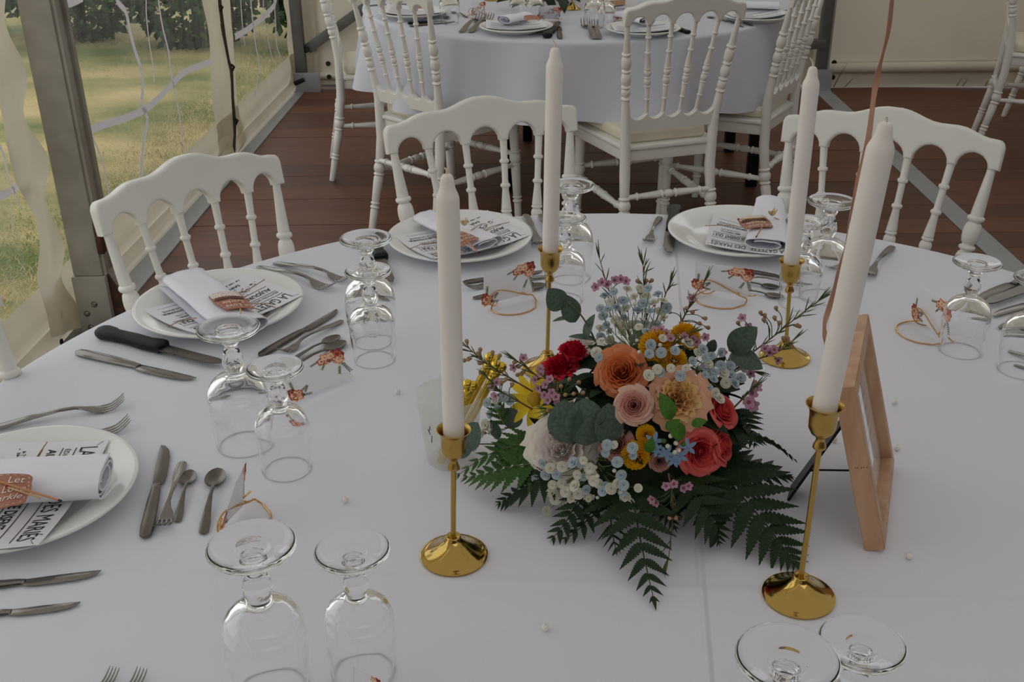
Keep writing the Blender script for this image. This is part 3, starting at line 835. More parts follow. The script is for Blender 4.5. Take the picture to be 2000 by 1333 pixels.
def make_steak_knife():
    r = thing('steak_knife', 'steak knife', 'knife')
    out = [(0, .0), (.002, .009), (.01, .0125), (.024, .0115), (.03, .0092), (.06, .0105), (.085, .0098), (.098, .0125), (.106, .0125), (.108, .009), (.108, -.0085), (.1, -.0085), (.08, -.0095), (.05, -.0075), (.03, -.0085), (.012, -.0115), (.003, -.0085)]
    MB().prism(out, .001, .0135, bev=.0042).build('handle', M_black, r, (.05, 0, .007), ang=60)
    b = [(.104, .0075), (.104, -.0075)]
    x = .112
    while x < .178: b += [(x, -.0088), (x + .002, -.0076)]; x += .004
    b += [(.186, -.0065), (.196, -.002), (.2, .004), (.188, .0075)]
    MB().prism(list(reversed(b)), .0064, .0078).build('blade', M_steel_dull, r, (.15, 0, .007), smooth=False)
    return r
K = {'fork': make_fork(M_steel), 'spoon': make_spoon(M_steel_dull), 'knife': make_knife(M_steel_dull), 'steak': make_steak_knife(), 'bright': make_knife(M_steel)}
def cut(kind, label, ha, tip, group=None, dz=0.0, roll=0, flip=False, L=None):
    a = at(*ha, TZ + .002 + dz); b = at(*tip, TZ + .004 + dz)
    d = b - a; s = (L or d.length) / .2; ang = atan2(d.y, d.x)
    if L: a = b - d.normalized() * L
    M = Matrix.Translation((a.x, a.y, TZ + .0006 + dz)) @ Matrix.Rotation(ang, 4, 'Z')
    if roll: M = M @ Matrix.Rotation(radians(roll), 4, 'X')
    M = M @ Matrix.Diagonal((s, -s if flip else s, s, 1))
    return dup(K[kind], label, group, M)

def make_glass(H, sc, name):
    r = thing(name, 'glass', 'glass'); k = sc; z = H / .16
    outer = [(.0316, .0006), (.0322, .004), (.0340, .02), (.0358, .04), (.0366, .055), (.0362, .066), (.0342, .077), (.0300, .0865), (.0235, .0928), (.0165, .0965), (.0105, .0992), (.0088, .1012)]
    inner = [(0, .0905), (.008, .090), (.0165, .0868), (.0235, .0828), (.0295, .076), (.0333, .067), (.0349, .055), (.0343, .04), (.0326, .02), (.0309, .004), (.0308, .0006), (.0312, 0)]
    def P(q): return [(a * k, b * z) for a, b in q]
    def dense(q):
        pts = spline([V3((a, 0, b)) for a, b in q], len(q) * 3); return [(max(0, p.x), p.z) for p in pts]
    n = 40
    bi = MB().lathe(dense(P(inner)) + dense(P(outer))[0:], n)
    stem = [(.0088, .1012), (.0098, .104), (.0119, .109), (.0127, .114), (.0123, .119), (.0104, .1255), (.0082, .132), (.0076, .1355), (.0088, .138), (.0106, .140), (.0109, .142), (.0100, .1445), (.0088, .1462)]
    foot = [(.0088, .1462), (.011, .148), (.018, .1496), (.028, .1520), (.0345, .1548), (.0366, .1568), (.0366, .1585), (.0352, .1598), (.0325, .1594), (.024, .1572), (.0155, .1560), (.0125, .1545), (.006, .1532), (0, .1528)]
    bi.build('bowl', M_glass, r, ang=0)
    MB().lathe(dense(P(stem)), n).build('stem', M_glass, r, ang=0)
    MB().lathe(dense(P(foot)), n).build('foot', M_glass, r, ang=0)
    return r
GL = {'L': make_glass(.160, 1.0, 'water_goblet'), 'S': make_glass(.137, .875, 'wine_goblet')}
GH = {'L': .158, 'S': .1355}
def glass(kind, label, foot, group):
    p = at(*foot, TZ + GH[kind])
    return dup(GL[kind], label, group, Matrix.Translation((p.x, p.y, TZ + .0006)) @ Matrix.Rotation(random.uniform(0, 6), 4, 'Z'))
GG = 'upturned stem glasses on the near table'
for kind, f, lab in (('L', (446, 642), 'large upturned stem glass in front of the plate with the lace-printed brown tag'),
                     ('S', (537, 719), 'small upturned stem glass overlapping the flat-standing name card without a wire holder'),
                     ('L', (714, 467), 'large upturned stem glass between the two plates at the back left, rear of its pair'),
                     ('S', (719, 530), 'small upturned stem glass left of the left candle, front of its pair'),
                     ('L', (491, 1068), 'largest upturned stem glass in the left foreground'),
                     ('S', (688, 1076), 'small upturned stem glass in the foreground, right of the largest one'),
                     ('L', (1117, 363), 'large upturned stem glass half hidden behind the rear left candle'),
                     ('S', (1105, 427), 'small upturned stem glass right behind the rear left gold candlestick'),
                     ('L', (1625, 394), 'large upturned stem glass between the rear right candle and the tall candle'),
                     ('S', (1577, 434), 'small upturned stem glass directly behind the rear right candle'),
                     ('S', (1909, 513), 'upturned stem glass at the right in front of a name card'),
                     ('S', (2031, 546), 'upturned stem glass cut by the right edge, steel cutlery seen through its bowl'),
                     ('L', (1538, 1288), 'upturned stem glass at the bottom right, left of its pair, foot mirroring the gold base'),
                     ('S', (1684, 1258), 'upturned stem glass at the bottom right, right of its pair')):
    glass(kind, lab, f, GG)

# cutlery on the near table
CK = 'steel cutlery on the near table'
for a in (
    ('fork', 'steel fork right of the lace-tag plate, the rear one of two', (535, 514), (689, 550)),
    ('fork', 'steel fork close against the rim of the lace-tag plate, the front one of two', (503, 522), (655, 566)),
    ('steak', 'black-handled serrated steak knife in front of the lace-tag plate', (193, 655), (436, 716)),
    ('bright', 'plain steel table knife lying parallel below the black-handled knife on the left', (150, 690), (379, 741)),
    ('knife', 'steel dessert knife pointing up at the table edge, behind the card without a holder', (507, 697), (662, 604)),
    ('fork', 'small steel dessert fork with its head hidden behind a glass foot, beside the dessert knife', (669, 627), (545, 693)),
    ('spoon', 'small steel spoon behind the card without a holder, the farther of two', (556, 712), (663, 655)),
    ('spoon', 'small steel spoon behind the card without a holder, the nearer of two', (540, 735), (675, 667)),
    ('fork', 'steel fork above the plate at the left edge, lying whole on the cloth', (-30, 842), (246, 789)),
    ('fork', 'steel fork half under the menu at the left edge, only its tines in view', (-20, 902), (256, 830)),
    ('knife', 'steel dessert knife standing upright in the row right of the left-edge plate', (284, 1053), (323, 868)),
    ('fork', 'small steel fork with its tines towards us, between the dessert knife and the spoons', (357, 903), (314, 1040)),
    ('spoon', 'small steel spoon next to the downward fork, left of two', (347, 1020), (371, 918)),
    ('spoon', 'small steel spoon beside the oblique name card, right of two', (397, 1044), (425, 916)),
    ('bright', 'steel knife below the left-edge plate, upper of two', (-130, 1160), (197, 1118)),
    ('bright', 'steel knife below the left-edge plate, lower of two', (-140, 1215), (156, 1179)),
    ('fork', 'fork at the bottom edge with only tine tips in view, left of two', (95, 1460), (226, 1310)),
    ('fork', 'fork at the bottom edge with only tine tips in view, right of two', (150, 1470), (280, 1312)),
    ('steak', 'black-handled knife half hidden behind the goblet pair left of the left candle', (722, 462), (763, 556)),
    ('fork', 'steel fork with its handle at the table edge, left of the rear left candle', (1026, 420), (1056, 484)),
    ('fork', 'steel fork almost hidden behind the rear left candle', (1056, 420), (1084, 482)),
    ('knife', 'steel knife behind the left wire-held name card, farthest of the cutlery there', (905, 553), (1062, 528)),
    ('fork', 'steel fork behind the left wire-held name card', (1066, 541), (905, 563)),
    ('spoon', 'steel spoon sticking out below and behind the left wire-held name card', (924, 583), (1066, 556)),
    ('fork', 'steel fork pointing towards us, left of the black-handled knife at the far edge', (1289, 424), (1264, 477)),
    ('steak', 'black-handled knife at the far table edge beside the white fold line', (1317, 411), (1305, 499)),
    ('knife', 'steel knife right of the centre name card, farthest of four pieces', (1440, 527), (1590, 549)),
    ('fork', 'steel fork right of the centre name card, second of four pieces', (1568, 557), (1430, 540)),
    ('spoon', 'steel spoon right of the centre name card, third of four pieces', (1408, 549), (1522, 561)),
    ('spoon', 'steel spoon right of the centre name card, nearest of four pieces', (1412, 564), (1531, 580)),
    ('fork', 'steel fork right of the tall candle, handle towards the table edge', (1743, 482), (1690, 545)),
    ('fork', 'steel fork left of the tall candle beside the copper ribbon', (1690, 470), (1622, 520)),
    ('knife', 'steel knife at the right edge above the black-handled one', (2060, 522), (1903, 588)),
    ('steak', 'black-handled knife at the right edge, blade pointing left', (2110, 535), (1922, 598)),
    ('bright', 'steel knife blade at the right edge, just below the black-handled one', (2110, 570), (1936, 616)),
    ('knife', 'steel knife at the right edge, lowest of the fan', (2130, 600), (1947, 639)),
    ('fork', 'steel fork handle seen through the glass at the right edge', (1967, 684), (2120, 735)),
    ('spoon', 'steel spoon handle seen low through the glass at the right edge', (1981, 712), (2100, 748))):
    cut(a[0], a[1], a[2], a[3], CK, dz=.0045 if a[1].startswith('steel fork right of the centre') else 0)

# ------------------------------------------------------------------ plates with menu, napkin and tag
def make_plate(Rr):
    r = thing('dinner_plate', 'plate', 'plate')
    k = Rr / .128
    prof = [(0, .0025), (.070, .0025), (.072, 0), (.076, 0), (.079, .003), (.095, .0085), (.115, .0145), (.1255, .0185), (.128, .0205), (.1278, .0225), (.126, .0232), (.122, .0226), (.105, .0180), (.092, .0130), (.085, .0085), (.078, .0062), (0, .0058)]
    MB().lathe([(a * k, b) for a, b in prof], 72).build('dish', M_porcelain, r, ang=0)
    return r
plate_proto = make_plate(.128)
font = None
_tx = {}
def text_flat(s, bold=False):
    key = (s, bold)
    if key in _tx: return _tx[key]
    cu = bpy.data.curves.new('t', 'FONT'); cu.body = s; cu.size = 1; cu.resolution_u = 2
    if bold: cu.offset = .018
    ob = bpy.data.objects.new('t', cu); COL.objects.link(ob)
    dg = bpy.context.evaluated_depsgraph_get(); ev = ob.evaluated_get(dg); me = ev.to_mesh()
    vs = [v.co.copy() for v in me.vertices]; fs = [tuple(p.vertices) for p in me.polygons]; ev.to_mesh_clear()
    bpy.data.objects.remove(ob); bpy.data.curves.remove(cu)
    xs = [v.x for v in vs]; ys = [v.y for v in vs]
    b = (min(xs), max(xs), min(ys), max(ys))
    _tx[key] = ([((v.x - b[0]) / (b[1] - b[0]), (v.y - b[2]) / (b[3] - b[2])) for v in vs], fs, (b[1] - b[0]) / (b[3] - b[2]))
    return _tx[key]
def text_on(mb, s, u0, u1, v0, v1, fn, bold=False, shear=0, mi=0):
    """lay lettering on the surface fn(u, v): u to the reader's right, v downwards"""
    vs, fs, asp = text_flat(s, bold)
    mb.add([fn(lerp(u0, u1, x + shear * (y - .5)), lerp(v1, v0, y)) for x, y in vs], fs, mi)
def line_on(mb, u0, v0, u1, v1, wd, fn, mi=0, n=12):
    d = V3((u1 - u0, v1 - v0, 0)); nn = V3((-d.y, d.x, 0)).normalized() * wd / 2
    vs = []
    for i in range(n + 1):
        t = i / n; u = lerp(u0, u1, t); v = lerp(v0, v1, t)
        vs += [fn(u + nn.x, v + nn.y), fn(u - nn.x, v - nn.y)]
    mb.add(vs, [(2 * i, 2 * i + 1, 2 * i + 3, 2 * i + 2) for i in range(n)], mi)
def menu(C, TL, TR, BL, label, text=True, lift=0.0):
    """folded leaflet lying in the dish of the plate at C; TL/TR/BL its printed corners (world xy)"""
    TL, TR, BL = (V3((p.x, p.y, 0)) for p in (TL, TR, BL))
    def fn(u, v, dz=0.0):
        p = TL + (TR - TL) * u + (BL - TL) * v
        d = (p - V3((C.x, C.y, 0))).length
        z = TZ + .0125 + .0125 * min(1.6, (d / .125) ** 2) + .002 * sin(3 * v + 2 * u) + lift
        return V3((p.x, p.y, z + dz))
    o = fn(.5, .5)
    r = thing('menu_leaflet', label, 'menu', o, 'folded menus on the plates')
    MB().grid(lambda u, v: fn(u, v), 24, 14).build('front_sheet', M_paper, r, o, ang=0)
    MB().grid(lambda u, v: fn(u * .985 + .012, v * .97 + .04, -.0028 + .0024 * v), 24, 14).build('back_sheet', M_paper, r, o, ang=0)
    E_ = .00045
    f2 = lambda u, v: fn(u, v, E_)
    ink = MB()
    if text:
        text_on(ink, 'LA GAZETTE', .06, .47, .07, .22, f2, shear=0); text_on(ink, 'DES MARIÉS', .53, .94, .04, .22, f2)
        line_on(ink, .015, .05, .05, .09, .004, f2); line_on(ink, .95, .09, .985, .05, .004, f2)
        line_on(ink, .06, .255, .95, .255, .008, f2); line_on(ink, .06, .37, .95, .37, .008, f2); line_on(ink, .06, .545, .95, .545, .008, f2)
        text_on(ink, 'ÉDITION SPÉCIALE', .07, .40, .29, .345, f2)
        text_on(ink, 'AUJOURD\'HUI', .07, .44, .41, .515, f2, True); text_on(ink, 'ILS SE DISENT OUI !', .47, .94, .41, .515, f2, True)
        text_on(ink, 'MES TÉMOINS:', .62, .86, .585, .63, f2, True); text_on(ink, 'CHLOÉ & LOIS', .64, .86, .65, .69, f2)
        text_on(ink, 'DEMOISELLES D\'HONNEUR:', .55, .93, .755, .80, f2, True); text_on(ink, 'KIRSTY & LAURIANE', .58, .90, .82, .86, f2)
        line_on(ink, .6, .93, .9, .93, .004, f2)
        text_on(ink, 'SAINT G', .17, .36, .80, .85, f2, True); text_on(ink, 'LE 1ER ÉTÉ, JOUR', .12, .42, .90, .94, f2, True)
        rr = random.Random(4)                     # the printed flower sketch
        for k in range(80):
            cu_, cv_ = .25 + rr.gauss(0, .075), .67 + rr.gauss(0, .045); a0 = rr.uniform(0, 6)
            if k % 3 == 0:
                line_on(ink, cu_, cv_, cu_ + .03 * cos(a0), cv_ - abs(.05 * sin(a0)), .003, f2, 0, 2)
            else:
                rad = rr.uniform(.006, .016)
                ink.add([f2(cu_, cv_)] + [f2(cu_ + rad * cos(q) * (.6 + .4 * cos(3 * q)), cv_ + 1.4 * rad * sin(q) * (.6 + .4 * cos(3 * q))) for q in [a0 + i * 2 * pi / 9 for i in range(9)]], [(0, i + 1, (i + 1) % 9 + 1) for i in range(9)], 1 if k % 2 else 0)
        ink.build('printed_text', [M_ink, M_ink_grey], r, o, smooth=False)
    else:
        for k, v_ in enumerate((.14, .3, .46, .62, .78)): line_on(ink, .08, v_, .45 if k % 2 else .9, v_, .03, f2)
        ink.build('printed_text', M_ink_grey, r, o, smooth=False)
    return r, fn
def napkin(p0, p1, wd, th, label, turns=2.4, seed=0, flare=0.0):
    ax = (p1 - p0); Ln = ax.length; ax.normalize(); side = ax.cross(V3((0, 0, 1))).normalized(); up = side.cross(ax)
    def fn(u, v, k=0):
        th_ = .3 + turns * 2 * pi * u; rad = .42 + .58 * u
        ww = wd * (1 + flare * (v - .5)) * (1 + .06 * noise.noise(V3((v * 3, seed, 1))))
        c_, s_ = cos(th_), sin(th_)
        x = ww / 2 * rad * (abs(c_) ** .75) * (1 if c_ > 0 else -1); z = th / 2 * rad * (abs(s_) ** .9) * (1 if s_ > 0 else -1)
        z += .0025 * noise.noise(V3((v * 4, cos(th_) * 2, seed)))
        vv = v + .015 * noise.noise(V3((u * 6, 0, seed)))
        return p0 + ax * (Ln * vv) + side * x + up * (z + th / 2 * (1 + .0 * v))
    o = (p0 + p1) / 2
    r = thing('napkin', label, 'napkin', tuple(o), 'rolled white napkins on the plates')
    MB().grid(fn, 110, 20).build('rolled_cloth', M_napkin, r, o, ang=0)
    for e in (0.0, 1.0): MB().tube([fn(u / 80, e) for u in range(0, 81)], .0011, 6).build('hem', M_napkin, r, o)
    return r
def favour(A, B, C_, D, label, match=None, stick=None, flower=None, twines=(), lace='AB', words=True):
    """shaped card tag with lace edge; A,B,C_,D corners in order (world points), tied with twine"""
    o = (A + B + C_ + D) / 4
    r = thing('favour_tag', label, 'tag', tuple(o), 'brown favour tags on the napkins')
    nrm = (B - A).cross(D - A).normalized()
    if nrm.z < 0: nrm = -nrm
    def fn(u, v, dz=0.0):
        p = A * (1 - u) * (1 - v) + B * u * (1 - v) + C_ * u * v + D * (1 - u) * v
        return p + nrm * (.006 * sin(pi * u) * .6 + dz)
    def outl(k=1.0, n=72):
        pts = []
        for i in range(n):
            a = 2 * pi * i / n
            c_, s_ = cos(a), sin(a); q = max(abs(c_), abs(s_)); ru = c_ / q; rv = s_ / q
            sh = 1 - .12 * max(0, cos(4 * a + pi)) ** 4 * 0 - .10 * (abs(ru) * abs(rv)) ** 8
            wv = 1 + .035 * cos(6 * a) * (abs(ru) > .98)
            pts.append((.5 + .5 * ru * sh * k * wv, .5 + .5 * rv * sh * k))
        return pts
    P = outl()
    vs = [fn(u, v) for u, v in P] + [fn(u, v, -.0009) for u, v in P] + [fn(.5, .5), fn(.5, .5, -.0009)]; n = len(P); fs = []
    for i in range(n):
        j = (i + 1) % n
        fs += [(i, j, 2 * n), (n + j, n + i, 2 * n + 1), (i, n + i, n + j, j)]
    MB().add(vs, fs).build('card', M_kraft, r, o, smooth=False)
    pr = MB()
    if lace:                                    # printed lace edge and ribbon
        pr.grid(lambda u, v: fn(.04 + .92 * u, .02 + .24 * v + .03 * abs(sin(u * 28)) * v, .0004), 60, 2, 1)
        rr = random.Random(2)
        for k in range(60):
            u, v = rr.uniform(.05, .95), rr.uniform(.04, .24); q = rr.uniform(.008, .016)
            pr.add([fn(u + q * cos(t) * .7, v + q * sin(t), .0006) for t in [i * pi / 3 for i in range(6)]], [tuple(range(6))], 3)
        pr.grid(lambda u, v: fn(.03 + .94 * u, .34 + .10 * v, .0005), 10, 1, 2)
    w0 = .5 if lace else .2
    if words:
        if lace: rows = [('Let', .92, .72, .95, .78), ('Love', .62, .14, .95, .78), ('Sparkle', .82, .16, .72, .52)]
        else: rows = [('Let', .56, .86, .10, .30), ('Love', .46, .92, .38, .58), ('Sparkle', .10, .88, .64, .86)]
        for s_, a, b, c_, d in rows: text_on(pr, s_, a, b, c_, d, lambda u, v: fn(u, v, .0006), shear=.12)
    Q = outl(.9, 48)
    for i in range(0, 48, 2):
        if lace and Q[i][1] < .3: continue
        line_on(pr, Q[i][0], Q[i][1], Q[(i + 1) % 48][0], Q[(i + 1) % 48][1], .012, lambda u, v: fn(u, v, .0005), 0, 1)
    pr.build('print', [M_lace, M_lace, M_chocolate, M_kraft], r, o, smooth=False)
    if match:
        a, b = match; mb = MB().tube([a, b], .0011, 6); mo = mb.build('match', M_match, r, a)
        h = a + (b - a).normalized() * .002
        MB().lathe([(0, -.002), (.0014, -.0012), (.0017, 0), (.0014, .0018), (0, .0026)], 10, Matrix.Translation(h)).build('match_head', M_matchred, mo, a)
    if stick:
        a, b = stick; so = MB().tube([a, b], .0012, 8).build('sparkler', M_copperstick, r, a)
        MB().tube([b - (b - a).normalized() * .003, b + (b - a).normalized() * .0006], .00125, 8).build('dark_tip', M_ink, so, b)
    if flower is not None:
        fm = MB()
        for k in range(9):
            a = k * 2.4; l = .006 + .004 * (k % 3)
            T = Matrix.Translation(flower) @ Matrix.Rotation(a, 4, 'Z') @ Matrix.Rotation(radians(-15 - 6 * k), 4, 'Y')
            fm.grid(lambda u, v: (l * v, (u - .5) * .009 * sin(pi * (.15 + .8 * v)), .003 * v * v + .0015 * sin(u * 9)), 4, 4, 0, T)
        fm.build('dried_flower', M_drypetal, r, flower, ang=0)
    for pts in twines:
        MB().tube(spline(pts, 24), .0007, 5).build('twine', M_twine, r, pts[0])
    return r
def Z(p, z): return at(p[0], p[1], TZ + z)

PL = [('plate at the left with a rolled napkin and lace-printed tag', (428, 590), [(592, 573), (386, 652), (480, 526)],
       ((358, 556), (478, 656)), .088, .026),
      ('plate at the back left half hidden behind the left candle', (898, 460), [(1036, 456), (845, 507), (952, 408)], ((828, 434), (950, 489)), .070, .021),
      ('plate at the back right beside the rear right candle', (1446, 450), [(1546, 507), (1377, 471), (1550, 438)], ((1500, 404), (1493, 490)), .075, .024),
      ('plate cut off by the left edge', (40, 950), [(213, 852), (76, 1068), (-14, 856)], ((-170, 972), (210, 955)), .075, .032)]
for k, (lab, c_, mc, nk, nw, nt) in enumerate(PL):
    P = Z(c_, .02)
    dup(plate_proto, 'white ' + lab, 'white dinner plates on the near table', Matrix.Translation((P.x, P.y, TZ + .0006)))
    which = ('lace-tag plate', 'plate behind the left candle', 'plate beside the rear right candle', 'plate cut by the left edge')[k]
    menu(P, Z(mc[0], .028), Z(mc[1], .028), Z(mc[2], .028), 'folded printed menu leaflet on the ' + which)
    napkin(Z(nk[0], .020), Z(nk[1], .020), nw, nt, 'rolled white cloth napkin on the ' + which, seed=k * 3.7, flare=(0, .25, .35, .05)[k], turns=(1.9, 1.6, 1.7, 3.3)[k])
h = .05
favour(Z((403, 578), .047), Z((466, 571), .047), Z((501, 604), .047), Z((438, 607), .047), 'brown paper tag with a lace-printed edge and dark band, on the left napkin',
       match=(Z((469, 590), .05), Z((470, 613), .048)), twines=[[Z((517, 546), .03), Z((495, 560), .033), Z((472, 572), .045)], [Z((328, 640), .03), Z((350, 628), .032), Z((384, 621), .04)], [Z((488, 594), .04), Z((512, 594), .036), Z((538, 601), .032)], [Z((490, 604), .04), Z((505, 612), .034), Z((517, 618), .032)]])
favour(Z((846, 464), .044), Z((905, 452), .044), Z((939, 466), .042), Z((893, 488), .042), 'brown paper tag half hidden behind the left candle, with a copper stick', lace=None,
       stick=(Z((902, 461), .048), Z((935, 494), .043)), flower=Z((907, 440), .046), twines=[[Z((995, 434), .027), Z((960, 443), .027), Z((944, 452), .029), Z((951, 440), .034), Z((940, 438), .036), Z((920, 450), .04)], [Z((799, 487), .03), Z((825, 477), .034), Z((853, 473), .045)]])
favour(Z((1438, 428), .043), Z((1494, 421), .044), Z((1513, 445), .044), Z((1455, 449), .043), 'brown paper tag with a red-headed match and dried flower, beside the rear right candle',
       match=(Z((1440, 429), .047), Z((1496, 425), .048)), stick=(Z((1492, 438), .049), Z((1477, 463), .046)), flower=Z((1508, 421), .05), twines=[[Z((1377, 441), .03), Z((1410, 440), .032), Z((1440, 442), .042)], [Z((1512, 425), .045), Z((1524, 432), .04), Z((1527, 450), .03)]])
favour(Z((-40, 934), .062), Z((68, 928), .060), Z((50, 984), .056), Z((-36, 1012), .054), 'brown paper tag at the left edge lettered Let Love Sparkle, with match and copper stick', lace=None,
       match=(Z((10, 951), .062), Z((79, 973), .058)), stick=(Z((-25, 934), .066), Z((119, 979), .060)), twines=[[Z((92, 864), .028), Z((74, 890), .03), Z((50, 924), .045)]])

# ------------------------------------------------------------------ candlesticks and candles
def candlestick(base, rim, label, group='gold candlesticks on the near table'):
    b = at(*base); H = aty(rim[0], rim[1], b.y).z - TZ
    rimp = aty(rim[0], rim[1], b.y)
    T = Matrix.Translation((b.x, b.y, TZ + .0006))
    ax = (rimp - V3((b.x, b.y, TZ + .024))); tilt = V3((0, 0, 1)).rotation_difference(ax.normalized()).to_matrix().to_4x4()
    r = thing('candlestick', label, 'candlestick', (b.x, b.y, TZ + .0006), group)
    o = r.location
    MB().lathe([(0, .001), (.0335, .001), (.0345, 0), (.0352, .0008), (.0352, .0022), (.0338, .0030), (.0325, .0030), (.029, .0046), (.024, .0076), (.019, .0112), (.0145, .0152), (.0110, .0192), (.0088, .0226), (.0080, .0246), (.0076, .0256), (.0068, .0260), (.0058, .0254), (.0036, .0246), (0, .0246)], 56, T).build('base', M_gold, r, o, ang=60)
    T2_ = Matrix.Translation((b.x, b.y, TZ + .0246)) @ tilt; Hs = ax.length
    MB().lathe([(.0027, 0), (.0027, Hs - .044)], 20, T2_).build('stem', M_goldsatin, r, o)
    cup = [(0, Hs - .0465), (.0052, Hs - .0465), (.0062, Hs - .0455), (.0060, Hs - .0430), (.0042, Hs - .0385), (.0038, Hs - .036), (.0050, Hs - .0335), (.0095, Hs - .0300), (.0122, Hs - .0245), (.0126, Hs - .0175), (.0126, Hs - .0115), (.0134, Hs - .0060), (.0158, Hs - .0016), (.0172, Hs - .0004), (.0173, Hs), (.0168, Hs + .0003), (.0152, Hs - .0010), (.0128, Hs - .0058), (.0119, Hs - .0115), (.0119, Hs - .022), (.009, Hs - .0255), (0, Hs - .0262)]
    MB().lathe(cup, 44, T2_).build('candle_cup', M_goldsatin, r, o, ang=60)
    return rimp
def candle(rimp, tip, wick, label, r=.0105, dep=.018):
    seat = rimp - V3((0, 0, .02))
    top = aty(tip[0], tip[1], rimp.y); ax = top - rimp
    seat = rimp - ax.normalized() * dep
    L = (top - seat).length
    R_ = V3((0, 0, 1)).rotation_difference(ax.normalized()).to_matrix().to_4x4(); T = Matrix.Translation(seat) @ R_
    c = thing('taper_candle', label, 'candle', tuple(seat), 'white taper candles')
    MB().lathe([(0, 0), (r * .98, 0), (r, .001), (r, L * .4), (r * 1.0, L * .8), (r, L - .0235), (r * .985, L - .0215), (r * .9, L - .0185), (r * .77, L - .0155), (r * .67, L - .0125), (r * .61, L - .009), (r * .57, L - .0055), (r * .5, L - .0025), (r * .38, L - .0008), (r * .2, L), (0, L)], 36, T).build('wax', M_wax, c, seat, ang=0)
    wp = aty(wick[0], wick[1], rimp.y)
    MB().tube(spline([top - ax.normalized() * .002, top + ax.normalized() * .003 + (wp - top) * .1, wp], 8), [.0011, .0011, .0011, .001, .001, .0009, .0009, .0007], 6).build('wick', M_wick, c, seat)
M_goldsatin.node_tree.nodes['Principled BSDF'].inputs['Roughness'].default_value = .27
q = candlestick((887, 1087), (886, 840), 'gold candlestick in front of the clear cup, left of the bouquet'); candle(q, (873, 340), (868, 328), 'white candle in the front left gold candlestick')
q = candlestick((1069, 721), (1075, 487), 'gold candlestick behind the bouquet at the left, eucalyptus in front of its stem'); candle(q, (1084, 93), (1079, 77), 'white candle standing behind the bouquet at the left, top against the far tablecloth')
q = candlestick((1532, 699), (1546, 510), 'gold candlestick behind the bouquet at the right'); candle(q, (1588, 130), (1582, 113), 'white candle behind the bouquet at the right, before the right chair')
q = candlestick((1559, 1166), (1612, 791), 'tall gold candlestick in the right foreground before the wooden frame'); candle(q, (1731, 238), (1729, 230), 'tallest leaning white candle in the right foreground', .0112, .0105)
# ------------------------------------------------------------------ name cards in gold wire holders
M_print = [mat('print_' + n, c_, .7) for n, c_ in (('peach', (222, 152, 116)), ('rust', (186, 92, 64)), ('burgundy', (128, 44, 48)), ('leaf', (76, 84, 38)), ('cream', (236, 200, 170)), ('navy', (44, 52, 72)))]
def card_print(fn, corner, seed=1):
    mb = MB(); rr = random.Random(seed)
    def disc(u, v, r, mi, k=20, lob=.16, dz=0.0):
        r *= 1.25
        a0 = rr.uniform(0, 6)
        pts = [(u + r * .62 * (1 + lob * cos(5 * q + a0)) * cos(q), v + r * (1 + lob * cos(5 * q + a0)) * sin(q)) for q in [i * 2 * pi / k for i in range(k)]]
        mb.add([fn(a, b, .0003 + dz) for a, b in pts], [tuple(range(k))], mi)
    def sprig(u, v, a, l):
        line_on(mb, u, v, u + l * cos(a) * .62, v + l * sin(a), .008, lambda p, q: fn(p, q, .0003), 3, 1)
        for k in range(1, 7):
            t = k / 6
            for s_ in (-1, 1):
                b = a + s_ * .9; cu_, cv_ = u + l * t * cos(a) * .62, v + l * t * sin(a); e = l * .22
                tip = (cu_ + e * cos(b) * .62, cv_ + e * sin(b)); n_ = (-sin(b) * e * .22 * .62, cos(b) * e * .22)
                m_ = ((cu_ + tip[0]) / 2, (cv_ + tip[1]) / 2)
                mb.add([fn(*q, .0003) for q in ((cu_, cv_), (m_[0] + n_[0], m_[1] + n_[1]), tip, (m_[0] - n_[0], m_[1] - n_[1]))], [(0, 1, 2, 3)], 3)
    S1, S2 = ((.62, .16, 2.9, .22), (.95, .42, 1.3, .36), (.7, .28, 2.3, .2), (.9, .5, 2.0, .26), (.06, .72, -1.5, .26), (.14, .82, -.4, .24), (.12, .93, .2, .26), (.2, .9, -.9, .2)), None
    for q in S1:
        if (q[0] > .5) == (corner == 0): sprig(*q)
    for u, v, r, mi in ((.66, .20, .09, 1), (.72, .26, .07, 4), (.74, .12, .11, 0), (.84, .14, .13, 0), (.95, .14, .14, 2), (.93, .32, .12, 0), (.86, .26, .08, 4), (.79, .25, .05, 5), (.98, .26, .08, 1),
                        (.04, .84, .13, 1), (.09, .92, .11, 0), (.03, .95, .09, 4), (.12, .83, .07, 1), (.02, .74, .08, 2), (.15, .93, .05, 5)):
        if (u > .5) != (corner == 0): continue
        disc(u, v, r, mi); disc(u, v, r * .62, 4 if mi in (0, 1) else 1, dz=.0001); disc(u + .005, v, r * .3, mi, dz=.0002)
    return mb
def squiggle(mb, fn, u0, u1, v, hgt, mi, seed):
    rr = random.Random(seed); n = 60; prev = None
    for i in range(n):
        t = i / n; t2 = (i + 1) / n
        f = lambda t: (lerp(u0, u1, t) + .012 * cos(t * 40), v + hgt * .5 * sin(t * 38) * (.55 + .45 * sin(t * 11 + seed)))
        a, b = f(t), f(t2)
        line_on(mb, a[0], a[1], b[0], b[1], .018, fn, mi, 1)
